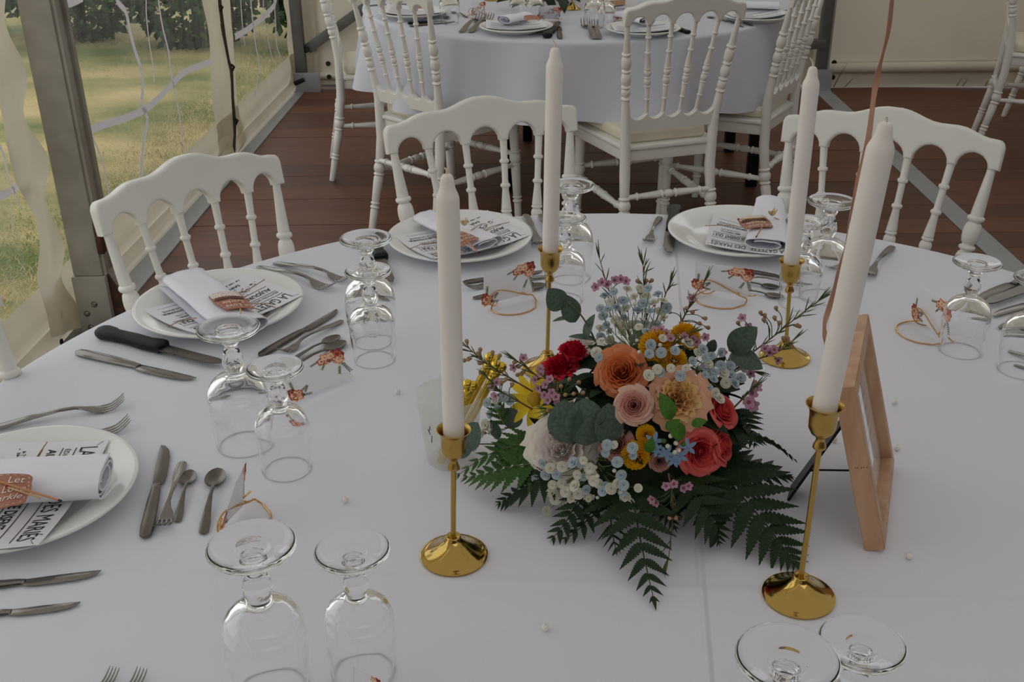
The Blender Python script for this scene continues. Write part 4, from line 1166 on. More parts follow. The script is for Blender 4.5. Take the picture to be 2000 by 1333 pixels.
def name_card(TL, TR, BR, BL, label, group='name cards on the near table', script=False, flat=False):
    o = (BL + BR) / 2
    r = thing('name_card', label, 'card', tuple(o), group)
    n = (TR - TL).cross(BL - TL).normalized()
    if n.dot(CAMP - o) < 0: n = -n
    def fn(u, v, dz=0.0):
        return TL * (1 - u) * (1 - v) + TR * u * (1 - v) + BR * u * v + BL * (1 - u) * v + n * dz
    c_ = [fn(0, 0), fn(1, 0), fn(1, 1), fn(0, 1)]; d = [p - n * .0005 for p in c_]
    MB().add(c_ + d, [(0, 1, 2, 3), (7, 6, 5, 4), (0, 4, 5, 1), (1, 5, 6, 2), (2, 6, 7, 3), (3, 7, 4, 0)]).build('paper', M_paper, r, o, smooth=False)
    for q in (0, 1): card_print(fn, q).build('printed_flowers', M_print, r, o, smooth=False)
    if script:
        pr = MB(); squiggle(pr, lambda u, v: fn(u, v, .0003), .28, .72, .48, .3, 0, 3); pr.build('handwriting', M_print[1], r, o, smooth=False)
    return r
def wire_holder(BL, BR, label, group='gold wire card holders', front=1, k=1.0):
    z0 = TZ + .0016
    B0 = V3((BL.x, BL.y, 0)); B1 = V3((BR.x, BR.y, 0)); e = (B1 - B0).normalized(); mid = (B0 + B1) / 2
    n = V3((e.y, -e.x, 0))
    if n.dot(V3((CAMP.x, CAMP.y, 0)) - mid) < 0: n = -n
    n *= front
    def P(a, b, z): return mid + e * (a * k) + n * (b * k) + V3((0, 0, z0 + z * k))
    pts = [P(-.012, -.012, .004), P(-.020, -.003, .0008), P(-.030, .004, .003), P(-.0375, .006, .012), P(-.034, .006, .0225), P(-.022, .006, .0275), P(-.008, .006, .0245), P(.012, .006, .0165), P(.030, .005, .0085), P(.040, .006, .006), P(.042, .009, .003), P(.0405, .018, .0005)]
    pts += [P(.037 * cos(t), .016 + .030 * sin(t), 0) for t in [i * pi / 9 for i in range(1, 9)]]
    pts += [P(-.037, .012, .0008), P(-.030, .003, .004), P(-.022, -.002, .008), P(-.014, -.004, .012)]
    o = P(0, .02, 0)
    h = thing('card_holder', label, 'card holder', tuple(o), group)
    MB().tube(spline(pts, 150), .0011, 8).build('bent_wire', M_goldwire, h, o)
    hook = [P(.030, .005, .0085), P(.026, .000, .011), P(.032, -.008, .006), P(.044, -.010, .004), P(.052, -.006, .008)]
    MB().tube(spline(hook, 40), .0011, 8).build('hook', M_goldwire, h, o)
    return h
def Zc(p, z): return at(p[0], p[1], TZ + z)
def upright(BLp, BRp, TLp, TRp, z0=.009, hh=.052):
    BL, BR = Zc(BLp, z0), Zc(BRp, z0)
    e = (BR - BL); e.z = 0; eu = e.normalized(); nn = V3((eu.y, -eu.x, 0))
    # the top edge lies where the two upper corners are seen, at the height of the card
    TL, TR = Zc(TLp, z0 + hh), Zc(TRp, z0 + hh)
    up = ((TL - BL) + (TR - BR)) / 2
    return BL + up, BR + up, BR, BL
cs = [(((575, 783), (690, 736), (546, 729), (656, 680)), 'blank name card leaning without a wire holder, orange flowers printed on two corners', False, .006, .030),
      (((945, 596), (1039, 572), (945, 530), (1040, 516)), 'name card in a gold wire holder left of the rear left candlestick', True, .008, .050),
      (((1356, 562), (1463, 578), (1358, 512), (1468, 527)), 'name card in a gold wire holder left of the rear right candlestick', True, .010, .050),
      (((1783, 616), (1850, 666), (1787, 553), (1862, 596)), 'name card in a gold wire holder behind a glass at the right', True, .008, .050)]
for px, lab, hold, z0, hh in cs:
    TL, TR, BR, BL = upright(*px, z0=z0, hh=hh)
    name_card(TL, TR, BR, BL, lab)
    if hold: wire_holder(BL, BR, 'gold wire holder gripping the ' + lab.replace(' in a gold wire holder', ''))
# the oblique card at the left, lettered side towards its seat
BLf, BRf = Zc((432, 1030), .010), Zc((470, 1012), .010)
BR_ = Zc((474, 990), .006); BL_ = Zc((432, 1032), .006)
TLc = aty(462, 940, BL_.y + .006); TRc = aty(480, 905, BR_.y + .006)
name_card(TLc, TRc, BR_, BL_, 'name card seen almost edge-on, standing beside the two small spoons', script=True)
e_ = (BR_ - BL_); wire_holder(BL_, BR_, 'gold wire holder of the edge-on name card, above the largest glass', front=1, k=.9)
b = at(735, 1345, TZ); b2 = at(660, 1352, TZ)
name_card(at(690, 1302, TZ + .05), at(742, 1330, TZ + .05), at(745, 1400, TZ + .004), at(688, 1395, TZ + .004), 'white card at the bottom edge, seen through the small foreground glass')

# ------------------------------------------------------------------ clear cup with gold sticks
M_cup = bpy.data.materials.new('frosted_plastic'); M_cup.use_nodes = True
N_ = M_cup.node_tree.nodes; L_ = M_cup.node_tree.links; N_.remove(N_['Principled BSDF'])
t_ = N_.new('ShaderNodeBsdfTransparent'); t_.inputs[0].default_value = (.96, .97, .97, 1)
d_ = N_.new('ShaderNodeBsdfDiffuse'); d_.inputs[0].default_value = (.92, .93, .93, 1)
tl_ = N_.new('ShaderNodeBsdfTranslucent'); tl_.inputs[0].default_value = (.92, .93, .93, 1)
g_ = N_.new('ShaderNodeBsdfGlossy'); g_.inputs['Roughness'].default_value = .12
a_ = N_.new('ShaderNodeMixShader'); L_.new(d_.outputs[0], a_.inputs[1]); L_.new(tl_.outputs[0], a_.inputs[2])
b_ = N_.new('ShaderNodeMixShader'); b_.inputs[0].default_value = .2; L_.new(t_.outputs[0], b_.inputs[1]); L_.new(a_.outputs[0], b_.inputs[2])
c_ = N_.new('ShaderNodeMixShader'); c_.inputs[0].default_value = .06; L_.new(b_.outputs[0], c_.inputs[1]); L_.new(g_.outputs[0], c_.inputs[2])
L_.new(c_.outputs[0], N_['Material Output'].inputs[0])
cb = at(882, 897)
cup = thing('plastic_cup', 'frosted clear plastic cup of gold sticks behind the front left candle', 'cup', tuple(cb))
ct = aty(880, 768, cb.y).z - TZ
MB().lathe([(0, .002), (.0255, .002), (.0265, 0), (.0285, .001), (.030, .006), (.0385, ct - .003), (.0395, ct), (.0385, ct + .0008), (.0376, ct - .002), (.0290, .007), (.027, .0035), (0, .0035)], 48, Matrix.Translation((cb.x, cb.y, TZ + .0006))).build('cup_wall', M_cup, cup, cb)
mk = MB()
for a0, a1, z0_, z1_ in ((4.05, 4.10, .045, .052), (4.08, 4.02, .04, .047), (4.12, 4.16, .03, .04)):
    mk.tube([(cb.x + .0362 * cos(a0), cb.y + .0362 * sin(a0), TZ + z0_ + .012), (cb.x + .0372 * cos(a1), cb.y + .0372 * sin(a1), TZ + z1_ + .012)], .0005, 5)
mk.build('printed_mark', M_ink, cup, cb)
def gold_stick(foot, topp, label):
    d = (topp - foot).normalized()
    s_ = thing('gold_stick', label, 'stick', tuple(foot), 'gold sticks in the cup')
    T = Matrix.Translation(foot) @ V3((0, 0, 1)).rotation_difference(d).to_matrix().to_4x4(); L = (topp - foot).length
    side = d.cross(V3((0, 1, 0))).normalized()
    MB().lathe([(0, 0), (.0046, .0004), (.005, .002), (.005, L - .012), (.0056, L - .010), (.0056, L - .006), (.0044, L - .003), (0, L - .002)], 20, T).build('tube', M_goldplastic, s_, foot)
    hd = MB()
    for cx_, cz_, rx_, rz_ in ((0, .008, .0066, .0115), (-.0034, .0168, .0062, .0070), (.0034, .0168, .0062, .0070)):
        bm = bmesh.new(); bmesh.ops.create_uvsphere(bm, u_segments=20, v_segments=12, radius=1); bm.verts.index_update()
        hd.add([(v.co.x * rx_ + cx_, v.co.y * .0058, v.co.z * rz_ + cz_ + L - .006) for v in bm.verts], [tuple(v.index for v in f.verts) for f in bm.faces], 0, T); bm.free()
    hd.build('bow_head', M_goldplastic, s_, topp, ang=0)
    return s_
gold_stick(V3((cb.x - .012, cb.y + .006, TZ + .004)), aty(953, 716, cb.y + .012), 'gold stick with a bow-shaped head, leaning right, rear of two side by side')
gold_stick(V3((cb.x - .002, cb.y - .004, TZ + .004)), aty(966, 731, cb.y + .001), 'gold stick with a bow-shaped head, leaning right, front of two side by side')
gold_stick(V3((cb.x - .012, cb.y - .012, TZ + .004)), aty(912, 769, cb.y - .012), 'gold stick with a bow-shaped head, lower, beside the front left candle')

# ------------------------------------------------------------------ leaning wooden picture frame
Bn = at(1688, 1076); Bf = at(1711, 904)
W = Bf - Bn; wl_ = W.length; Wd = W.normalized()
Tn = onplane(1627, 760, Bn, Wd)
Ud = (Tn - Bn).normalized(); Hh = (Tn - Bn).length
Nf = Ud.cross(Wd)
if Nf.x < 0: Nf = -Nf
TF = Matrix((Wd, Ud, Nf)).transposed().to_4x4(); TF.translation = Bn + Nf * .0
fr = thing('picture_frame', 'pale wooden picture frame leaning back on a black easel leg, right of the bouquet', 'frame', tuple(Bn))
bw_, dp = .015, .021
def bar(poly, name):
    MB().prism(poly, 0, dp, TF, bev=.0012).build(name, M_wood, fr, Bn, ang=50)
bar([(0, 0), (bw_, bw_), (bw_, Hh - bw_), (0, Hh)], 'stile'); bar([(wl_, 0), (wl_, Hh), (wl_ - bw_, Hh - bw_), (wl_ - bw_, bw_)], 'stile')
bar([(.0003, 0), (wl_ - .0003, 0), (wl_ - bw_, bw_ - .0003), (bw_, bw_ - .0003)], 'bottom_rail'); bar([(.0003, Hh), (bw_, Hh - bw_ + .0003), (wl_ - bw_, Hh - bw_ + .0003), (wl_ - .0003, Hh)], 'top_rail')
MB().box((wl_ / 2, Hh / 2, .0025), (wl_ - .006, Hh - .006, .003), TF).build('backing_board', M_black, fr, Bn, smooth=False)
prt = MB().box((wl_ / 2, Hh / 2, .0062), (wl_ - 2 * bw_ + .004, Hh - 2 * bw_ + .004, .0008), TF, 0)
ffn = lambda u, v: TF @ V3((bw_ + (wl_ - 2 * bw_) * u, Hh - bw_ - (Hh - 2 * bw_) * v, .0069))
for k in range(5): line_on(prt, .2, .25 + .1 * k, .8, .25 + .1 * k, .02, ffn, 1, 2)
prt.grid(lambda u, v: TF @ V3((bw_ + .008 + (wl_ * .30) * u, bw_ + .004 + .10 * v, .00685)), 6, 4, 1)
prt.build('print_sheet', [M_paper, M_ink_grey], fr, Bn, smooth=False)
MB().box((wl_ / 2, Hh / 2, .0098), (wl_ - 2 * bw_ + .004, Hh - 2 * bw_ + .004, .0016), TF).build('glass_pane', M_glass, fr, Bn, smooth=False)
ft = at(1543, 974); hg = TF @ V3((wl_ * .5, Hh * .62, -.001))
lw_ = Wd * .016
leg = MB(); lo = ft
th_ = Nf * .003
vs = [hg - lw_ * .7, hg + lw_ * .7, ft + lw_ * 1.5, ft - lw_ * .4]
off = (hg - ft).cross(Wd).normalized() * .003
vs = vs + [p + off for p in vs]
leg.add(vs, [(0, 1, 2, 3), (7, 6, 5, 4), (0, 4, 5, 1), (1, 5, 6, 2), (2, 6, 7, 3), (3, 7, 4, 0)])
leg.build('easel_leg', M_black, fr, Bn, smooth=False)
s0 = ft.lerp(hg, .32); s1 = TF @ V3((wl_ * .5, Hh * .2, -.001))
MB().tube([s0, s0.lerp(s1, .1) + V3((0, 0, .002)), s0.lerp(s1, .72) + V3((0, 0, .004)), s1], .0016, 6, flat=.6).build('strut', M_black, fr, Bn)
stamp = MB()
for k in range(5):
    stamp.add([TF @ V3((-.0004, Hh * .52 + (.0022 if (k + i) % 2 else 0) * (j), .006 + .0028 * k + .0016 * i)) for i, j in ((0, 0), (1, 0), (1, 1), (0, 1))], [(0, 1, 2, 3)])
stamp.build('stamp_mark', mat('stamp_brown', (112, 74, 52), .7), fr, Bn, smooth=False)

# copper ribbon from a balloon above, tied to the frame's top
yr = Tn.y + .005
rb = [aty(px, py, yr) for px, py in ((1752, -160), (1747, -60), (1742, 0), (1735, 60), (1723, 110), (1713, 150), (1706, 195), (1697, 265), (1688, 310), (1678, 345), (1668, 400), (1657, 440), (1651, 485), (1640, 525), (1631, 560), (1620, 600), (1611, 630), (1611, 650), (1614, 668), (1626, 710), (1646, 757))]
P = spline(rb, 120); vs = []; fs = []
for i, p in enumerate(P):
    tw = .9 * sin(i * .11) + .4 * sin(i * .31)
    s_ = V3((cos(tw), sin(tw), 0)) * .0026; nn = V3((-sin(tw), cos(tw), 0)) * .0003
    vs += [p - s_ - nn, p + s_ - nn, p + s_ + nn, p - s_ + nn]
for i in range(len(P) - 1):
    for j in range(4):
        k = (j + 1) % 4; fs.append((4 * i + j, 4 * i + k, 4 * i + 4 + k, 4 * i + 4 + j))
fs += [(3, 2, 1, 0), tuple(4 * (len(P) - 1) + j for j in range(4))]
rbn = MB().add(vs, fs).build('balloon_ribbon', M_ribbon, None, P[-1])
tag(rbn, 'thin copper coloured ribbon hanging down to the top of the wooden frame', 'ribbon')

# pearls
pl = MB().lathe([(0, 0), (.0022, .0006), (.0034, .0022), (.0038, .0038), (.0034, .0054), (.0022, .0070), (.0009, .0075), (.0007, .0068), (0, .0066)], 16).mesh('pearl_bead', M_pearl)
for (px, py), lab in zip(((777, 771), (675, 983), (1065, 1233), (1775, 1093), (1747, 791), (1751, 881), (1629, 865)),
                         ('left of the clear cup', 'between the edge-on card and the front left candlestick', 'alone at the bottom centre of the cloth', 'right of the wooden frame\'s lower corner', 'right of the tall candle, farthest of three', 'just right of the wooden frame\'s edge', 'between the tall candlestick and the frame')):
    q = at(px, py); o = put('pearl', pl, None, (q.x, q.y, TZ + .0004)); tag(o, 'small white pearl bead lying ' + lab, 'bead', 'pearls scattered on the cloth')

# ------------------------------------------------------------------ settings on the far table
GF = 'far table settings'
for k, (c_, lab, n0, n1, nw) in enumerate(((((806, 22)), 'white plate on the far table behind the left chair back', (772, 10), (842, 8), .07), ((1008, 50), 'white plate at the near edge of the far table, fully in view', (985, 48), (1030, 40), .08), ((1256, 54), 'white plate behind the rail of the chair seen from behind', (1215, 36), (1262, 50), .08), ((1478, 28), 'white plate at the right of the far table', (1442, 18), (1520, 20), .075))):
    P = Z(c_, .02)
    dup(plate_proto, lab, 'white plates on the far table', Matrix.Translation((P.x, P.y, TZ + .0006)))
    e = V3((.105, .03 * (k - 1.5), 0)); f_ = V3((0, .07, 0))
    sh, _ = menu(P, P - e - f_, P + e - f_ * .8, P - e + f_, 'folded menu on the ' + lab.replace('white ', ''), text=False)
    napkin(Z(n0, .02), Z(n1, .02), nw, .03, 'rolled napkin on the ' + lab.replace('white ', ''), seed=k + 20, turns=1.7)
    if k < 2:
        p_ = (818, 12) if k == 0 else (1036, 34)
        favour(Z((p_[0] - 14, p_[1] - 3), .055), Z((p_[0] + 14, p_[1] - 3), .055), Z((p_[0] + 20, p_[1] + 6), .05), Z((p_[0] - 10, p_[1] + 6), .05), 'brown tag on the ' + lab.replace('white ', ''), lace=None, words=False)
FC = 'cutlery on the far table'
for a in (('steak', 'black-handled knife on the far table behind the left chair back', (796, 47), (872, 42)), ('knife', 'steel knife on the far table behind the left chair back', (800, 52), (890, 41)),
          ('spoon', 'spoon right of the left far plate, nearer', (866, 24), (872, 36)), ('spoon', 'spoon right of the left far plate, farther', (912, 34), (884, 22)),
          ('fork', 'fork left of the middle far plate, first of two', (900, 64), (940, 35)), ('fork', 'fork left of the middle far plate, second of two', (918, 64), (958, 36)),
          ('steak', 'black-handled knife above the rear left candle flame tip', (1068, 75), (1092, 45)), ('knife', 'steel knife at the far cloth edge right of the black handle', (1094, 76), (1090, 50)),
          ('fork', 'fork on the far cloth, left of two side by side', (1161, 77), (1142, 46)), ('fork', 'fork on the far cloth, right of two side by side', (1171, 77), (1158, 48)),
          ('steak', 'black-handled knife between the spindles of the chair seen from behind', (1346, 66), (1300, 48)),
          ('spoon', 'spoon behind the chair rail on the far table', (1420, 42), (1382, 32)), ('knife', 'steel knife on the far table at the right, nearer', (1420, 40), (1452, 52)), ('knife', 'steel knife on the far table at the right, farther', (1436, 36), (1470, 50)),
          ('steak', 'black-handled knife at the right rim of the far plate', (1545, 22), (1500, 20)), ('bright', 'dark table knife beyond the left far plate', (715, 12), (770, 6))):
    cut(a[0], a[1], a[2], a[3], FC)
for kind, f, lab in (('L', (876, -44), 'glass on the far table behind the left plate'), ('S', (1012, -38), 'left glass of a pair on the far table, dark leaves behind'), ('S', (1046, -36), 'right glass of a pair on the far table, dark leaves behind'),
                     ('L', (1163, -38), 'left glass of a pair on the far table before a small frame'), ('S', (1186, -26), 'right glass of a pair on the far table before a small frame')):
    glass(kind, 'upturned ' + lab, f, 'upturned stem glasses on the far table')
for px, lab in ((((922, 28), (946, 30), (920, 2), (950, 4)), 'name card with script on the far table, left'), (((1050, 36), (1092, 38), (1052, 12), (1096, 16)), 'name card with script on the far table, middle'), (((1203, 36), (1240, 37), (1204, 14), (1242, 16)), 'name card with script on the far table, right')):
    TL, TR, BR, BL = upright(*px, z0=.006, hh=.05)
    name_card(TL, TR, BR, BL, lab, 'name cards on the far table', script=True)
    wire_holder(BL, BR, 'gold wire holder of the ' + lab, 'gold wire holders on the far table')
for px, lab in (((962, 0), 'gold candlestick foot on the far table, left'), ((1117, 18), 'gold candlestick on the far table beside the dark leaves'), ((1258, -4), 'gold candlestick foot on the far table, behind the chair rail')):
    candlestick(px, (px[0] + 1, px[1] - 92), lab, 'gold candlesticks on the far table')
a_ = at(1168, 16); b_ = at(1216, 10); u_ = V3((0, .06, .2)).normalized(); w_ = (b_ - a_).normalized()
sf_ = thing('picture_frame', 'small pale wooden picture frame on the far table', 'frame', tuple(a_))
T = Matrix((w_, u_, w_.cross(u_))).transposed().to_4x4(); T.translation = a_
ww = (b_ - a_).length
for q in (((0, 0), (ww, 0), (ww, .02), (0, .02)), ((0, .021), (.02, .021), (.02, .2), (0, .2)), ((ww - .02, .021), (ww, .021), (ww, .2), (ww - .02, .2))): MB().prism(list(q), 0, .018, T, bev=.001).build('frame_bar', M_wood, sf_, a_, smooth=False)
MB().box((ww / 2, .1, .006), (ww - .03, .18, .003), T).build('print_sheet', M_paper, sf_, a_, smooth=False)

for r_ in list(K.values()) + list(GL.values()) + [plate_proto]: kill(r_)
# ------------------------------------------------------------------ the bouquet
def pmat(name, a, b, tr=.18, sc=30): return mat(name, a, .6, rgb2=b, scale=sc, trans=tr, spec=.25)
P_orange = [pmat('orange_petal', (226, 138, 84), (214, 120, 66)), pmat('orange_petal_outer', (222, 146, 100), (206, 112, 78))]
P_blush = [pmat('blush_petal', (228, 176, 164), (216, 156, 146)), pmat('blush_petal_outer', (230, 192, 176), (222, 176, 158))]
P_coral = [pmat('coral_petal', (232, 100, 96), (216, 76, 80)), pmat('coral_petal_outer', (236, 116, 108), (218, 84, 86))]
P_dusty = [pmat('dusty_petal', (190, 136, 124), (170, 112, 106)), pmat('dusty_petal_outer', (196, 150, 138), (176, 124, 116))]
P_peach = [pmat('cream_petal', (240, 208, 148), (236, 190, 130)), pmat('peach_petal', (236, 188, 158), (226, 166, 136))]
P_white = [pmat('white_petal', (248, 238, 234), (238, 226, 222)), pmat('white_petal_outer', (246, 242, 220), (238, 228, 222))]
P_red = [pmat('red_petal', (208, 28, 56), (184, 18, 40)), pmat('red_petal_outer', (214, 40, 66), (180, 20, 42))]
P_yellow = pmat('yellow_petal', (250, 224, 70), (244, 208, 44)); P_mustard = pmat('mustard_petal', (244, 194, 36), (230, 170, 20))
P_mauve = pmat('mauve_petal', (200, 156, 178), (176, 124, 150)); P_gypw = pmat('white_blossom', (236, 234, 218), (222, 220, 206)); P_gypb = pmat('pale_blue_blossom', (200, 212, 218), (176, 194, 204))
P_blue = pmat('sky_blue_petal', (142, 170, 202), (122, 150, 186))
L_euc = mat('eucalyptus_leaf', (92, 110, 98), .45, rgb2=(68, 86, 75), scale=14, trans=.12, spec=.3)
L_fern = mat('fern_leaf', (37, 58, 28), .5, rgb2=(25, 42, 20), scale=12, trans=.12, spec=.3)
L_fern2 = mat('bright_fern_leaf', (66, 104, 44), .5, rgb2=(48, 82, 34), scale=12, trans=.15, spec=.3)
L_green = mat('fresh_leaf', (84, 128, 46), .5, rgb2=(62, 106, 36), scale=10, trans=.2, spec=.3)
L_dark = mat('dark_leaf', (38, 56, 34), .6, rgb2=(28, 44, 28), scale=10, trans=.08, spec=.25)
L_stem = mat('green_stem', (98, 108, 58), .6, var=.15, scale=60); L_redstem = mat('reddish_stem', (122, 84, 62), .6, var=.15, scale=60)
L_needle = mat('wax_needle', (74, 94, 48), .6, var=.15, scale=60); L_bud = mat('wax_bud', (150, 138, 86), .6, rgb2=(166, 112, 96), scale=60)
M_ctr = mat('flower_centre', (120, 74, 70), .7); M_disc = mat('daisy_disc', (196, 156, 40), .8, bump=.6, bscale=900, bdist=.001)

BQ = V3((.146, 1.062, TZ))
bq = thing('flower_arrangement', 'round bouquet of roses, baby\'s breath, eucalyptus and fern lying on the near table', 'flowers', tuple(BQ))
EC = V3((.148, 1.055, TZ + .062)); ER = V3((.122, .108, .122))
def dome(px, py, k=1.0):
    d = ray(px, py); o = CAMP - EC; R_ = ER * k
    D = V3((d.x / R_.x, d.y / R_.y, d.z / R_.z)); O = V3((o.x / R_.x, o.y / R_.y, o.z / R_.z))
    a = D.dot(D); b = 2 * O.dot(D); c = O.dot(O) - 1; q = b * b - 4 * a * c
    t = (-b - sqrt(q)) / (2 * a) if q > 0 else -b / (2 * a)
    P = CAMP + d * t
    if P.z < TZ + .006: P = at(px, py, TZ + .006)
    n = V3(((P.x - EC.x) / R_.x ** 2, (P.y - EC.y) / R_.y ** 2, (P.z - EC.z) / R_.z ** 2)).normalized()
    return P, n
def frame(P, x, nh):
    x = x.normalized(); z = (nh - x * nh.dot(x))
    z = z.normalized() if z.length > 1e-5 else x.orthogonal().normalized()
    y = z.cross(x); M = Matrix((x, y, z)).transposed().to_4x4(); M.translation = P
    return M
def zframe(P, z, spin=0):
    z = z.normalized(); M = V3((0, 0, 1)).rotation_difference(z).to_matrix().to_4x4(); M = M @ Matrix.Rotation(spin, 4, 'Z'); M.translation = P
    return M
def child(name, me, part, M):
    ob = bpy.data.objects.new(name, me); COL.objects.link(ob); ob.parent = part
    ob.matrix_local = Matrix.Translation(-part['_w_'] if False else -(part.location + bq.location)) @ M
    return ob
def part(name, mb, matr, o, label=None, ang=0, smooth=True):
    p = mb.build(name, matr, bq, o, smooth, ang)
    if label: p['label'] = label
    return p
tocam = lambda P: (CAMP - P).normalized()

# --- moss-green foam in a low tray, with dark filler leaves
fm = MB().lathe([(0, .0), (.08, 0), (.088, .008), (.09, .03), (.088, .032), (0, .032)], 40, Matrix.Translation((EC.x, EC.y, TZ + .0006)))
part('tray', fm, mat('dark_tray', (30, 36, 30), .5), (EC.x, EC.y, TZ), ang=50)
fb = MB().grid(lambda u, v: (EC.x + ER.x * .74 * sin(pi * v * .5) * cos(2 * pi * u), EC.y + ER.y * .74 * sin(pi * v * .5) * sin(2 * pi * u), TZ + .03 + (ER.z * .74 + .03) * cos(pi * v * .5) * (1 + .05 * noise.noise(V3((u * 9, v * 9, 1))))), 32, 14, wrap=True)
part('foam_block', fb, mat('moss_foam', (34, 44, 28), .9, var=.3, scale=90, bump=.8, bscale=200), (EC.x, EC.y, TZ + .03))

def leaf_mesh(name, matr, wd, tip=1.0, fold=.06, curl=.1, base=.5, nseg=12, notch=0):
    vs = []; fs = []
    for i in range(nseg + 1):
        t = i / nseg
        h = wd / 2 * (sin(pi * min(1, t) ** base)) ** tip
        if i == 0 or i == nseg: h = max(h, .004)
        z = curl * (t - t * t) * 1.2 - curl * .4 * t * t
        vs += [(t, h, z + fold * h / (wd / 2 + 1e-6) * .5), (t, h * .5, z + fold * .12), (t, 0, z), (t, -h * .5, z + fold * .12), (t, -h, z + fold * h / (wd / 2 + 1e-6) * .5)]
    for i in range(nseg):
        for j in range(4): fs.append((5 * i + j, 5 * i + j + 1, 5 * i + 6 + j, 5 * i + 5 + j))
    return MB().add(vs, fs).mesh(name, matr, ang=0)
me_round = leaf_mesh('leaf', L_euc, .86, .62, .05, .10, .9)
me_oval = leaf_mesh('leaf', L_euc, .58, .75, .06, .12, .85)
me_fresh = leaf_mesh('leaf', L_green, .46, .8, .10, .2, .8)
me_fill = leaf_mesh('leaf', L_dark, .42, .9, .10, .25, .8)
def leaflet_mesh(matr, wd, teeth, depth):
    vs = []; fs = []; n = teeth * 4
    for i in range(n + 1):
        t = i / n; env = (sin(pi * min(1, (t * .93 + .05)) ** .62)) ** .9 * (1 - .35 * t)
        ph = (i % 4) / 4.0
        h = max(.006, wd / 2 * env * (1 - depth * (1 if i % 4 == 0 else (.35 if i % 4 == 3 else .05))))
        lead = .03 * ph * (1 - t)
        z = -.10 * t * t
        vs += [(min(1, t + lead), h, z + .02), (t, 0, z), (min(1, t + lead), -h, z + .02)]
    for i in range(n): fs += [(3 * i, 3 * i + 1, 3 * i + 4, 3 * i + 3), (3 * i + 1, 3 * i + 2, 3 * i + 5, 3 * i + 4)]
    return MB().add(vs, fs).mesh('leaflet', matr, ang=0)
me_lf = [leaflet_mesh(L_fern, .40, 11, .34), leaflet_mesh(L_fern, .38, 7, .32), leaflet_mesh(L_fern2, .40, 8, .4)]
def fern(pts, n, Lm, mi, label=None, t0=.05, t1=.97, ang=58, power=.75, wsc=1.0, upn=None, lt=1.0):
    P = spline(pts, 60)
    mb = MB().tube(P, [lerp(.0012, .0004, i / 59) for i in range(60)], 5)
    o = P[20]; fr_ = part('fern_frond', mb, L_stem if mi == 2 else L_fern, o, label)
    rr = random.Random(int(Lm * 1e4) + n)
    for k in range(n):
        t = lerp(t0, t1, k / (n - 1)); i = min(58, int(t * 59)); p = P[i].lerp(P[i + 1], t * 59 - i); d = (P[i + 1] - P[i]).normalized()
        up = upn or (V3((0, 0, 1)) * .8 + tocam(p) * .4)
        s_ = d.cross(up).normalized()
        l = Lm * ((1 - t) ** power * .92 + .12) * rr.uniform(.93, 1.06)
        for sg in (-1, 1):
            a = radians(lerp(ang + 8, ang - 22, t)) * sg
            q = d * cos(a) + s_ * sin(a); q.z += rr.uniform(-.08, .10)
            nn = up - q * up.dot(q)
            child('leaflet', me_lf[mi], fr_, frame(p + V3((0, 0, .0006 * sg)), q, nn) @ Matrix.Diagonal((l, l * wsc, l, 1)))
    child('leaflet', me_lf[mi], fr_, frame(P[-3], P[-1] - P[-4], upn or V3((0, 0, 1))) @ Matrix.Diagonal((Lm * .26, Lm * .24, Lm * .26, 1)))
    return fr_
def A3(*q): return [at(a, b, TZ + c) for a, b, c in q]
fern(A3((1225, 945, .05), (1240, 1000, .045), (1252, 1062, .028), (1266, 1125, .014), (1277, 1172, .006)), 9, .060, 0, power=.95)
fern(A3((1390, 910, .05), (1440, 960, .045), (1492, 1020, .03), (1530, 1070, .014), (1553, 1100, .006)), 10, .074, 0, power=.9, ang=62)
fern(A3((1370, 890, .06), (1430, 905, .055), (1495, 918, .04), (1542, 930, .028)), 9, .052, 0, power=.7, ang=48)
fern(A3((1410, 858, .09), (1460, 850, .09), (1510, 865, .065), (1556, 902, .035)), 12, .026, 1, power=.6, ang=42)
fern(A3((1330, 930, .06), (1370, 985, .05), (1398, 1030, .03), (1405, 1060, .012)), 9, .045, 0, power=.8)
fern(A3((1060, 905, .05), (1005, 912, .05), (955, 925, .035), (908, 934, .02)), 9, .042, 2, power=.6, ang=52)
fern(A3((1050, 860, .06), (1000, 872, .06), (945, 893, .045), (893, 930, .02)), 9, .034, 2, power=.7, ang=48)
fern(A3((1085, 920, .05), (1040, 945, .04), (1005, 965, .02), (975, 984, .008)), 9, .034, 0, power=.6)
fern(A3((1145, 950, .045), (1125, 985, .035), (1105, 1020, .02), (1080, 1052, .006)), 7, .026, 1, power=.4, wsc=1.3)
fern(A3((1165, 955, .045), (1158, 990, .035), (1140, 1025, .018), (1104, 1055, .006)), 7, .022, 1, power=.4, wsc=1.3)
fern(A3((1190, 950, .045), (1190, 990, .035), (1196, 1040, .02), (1203, 1075, .01)), 8, .032, 1, power=.5, wsc=.5)
fern(A3((1290, 940, .05), (1300, 985, .035), (1318, 1030, .014)), 8, .034, 0, power=.7)
fern(A3((985, 830, .07), (970, 800, .085), (962, 770, .09)), 6, .020, 2, power=.5, ang=45)
fern(A3((1440, 800, .09), (1458, 830, .08), (1475, 868, .06)), 7, .028, 0, power=.5)
rr = random.Random(11)
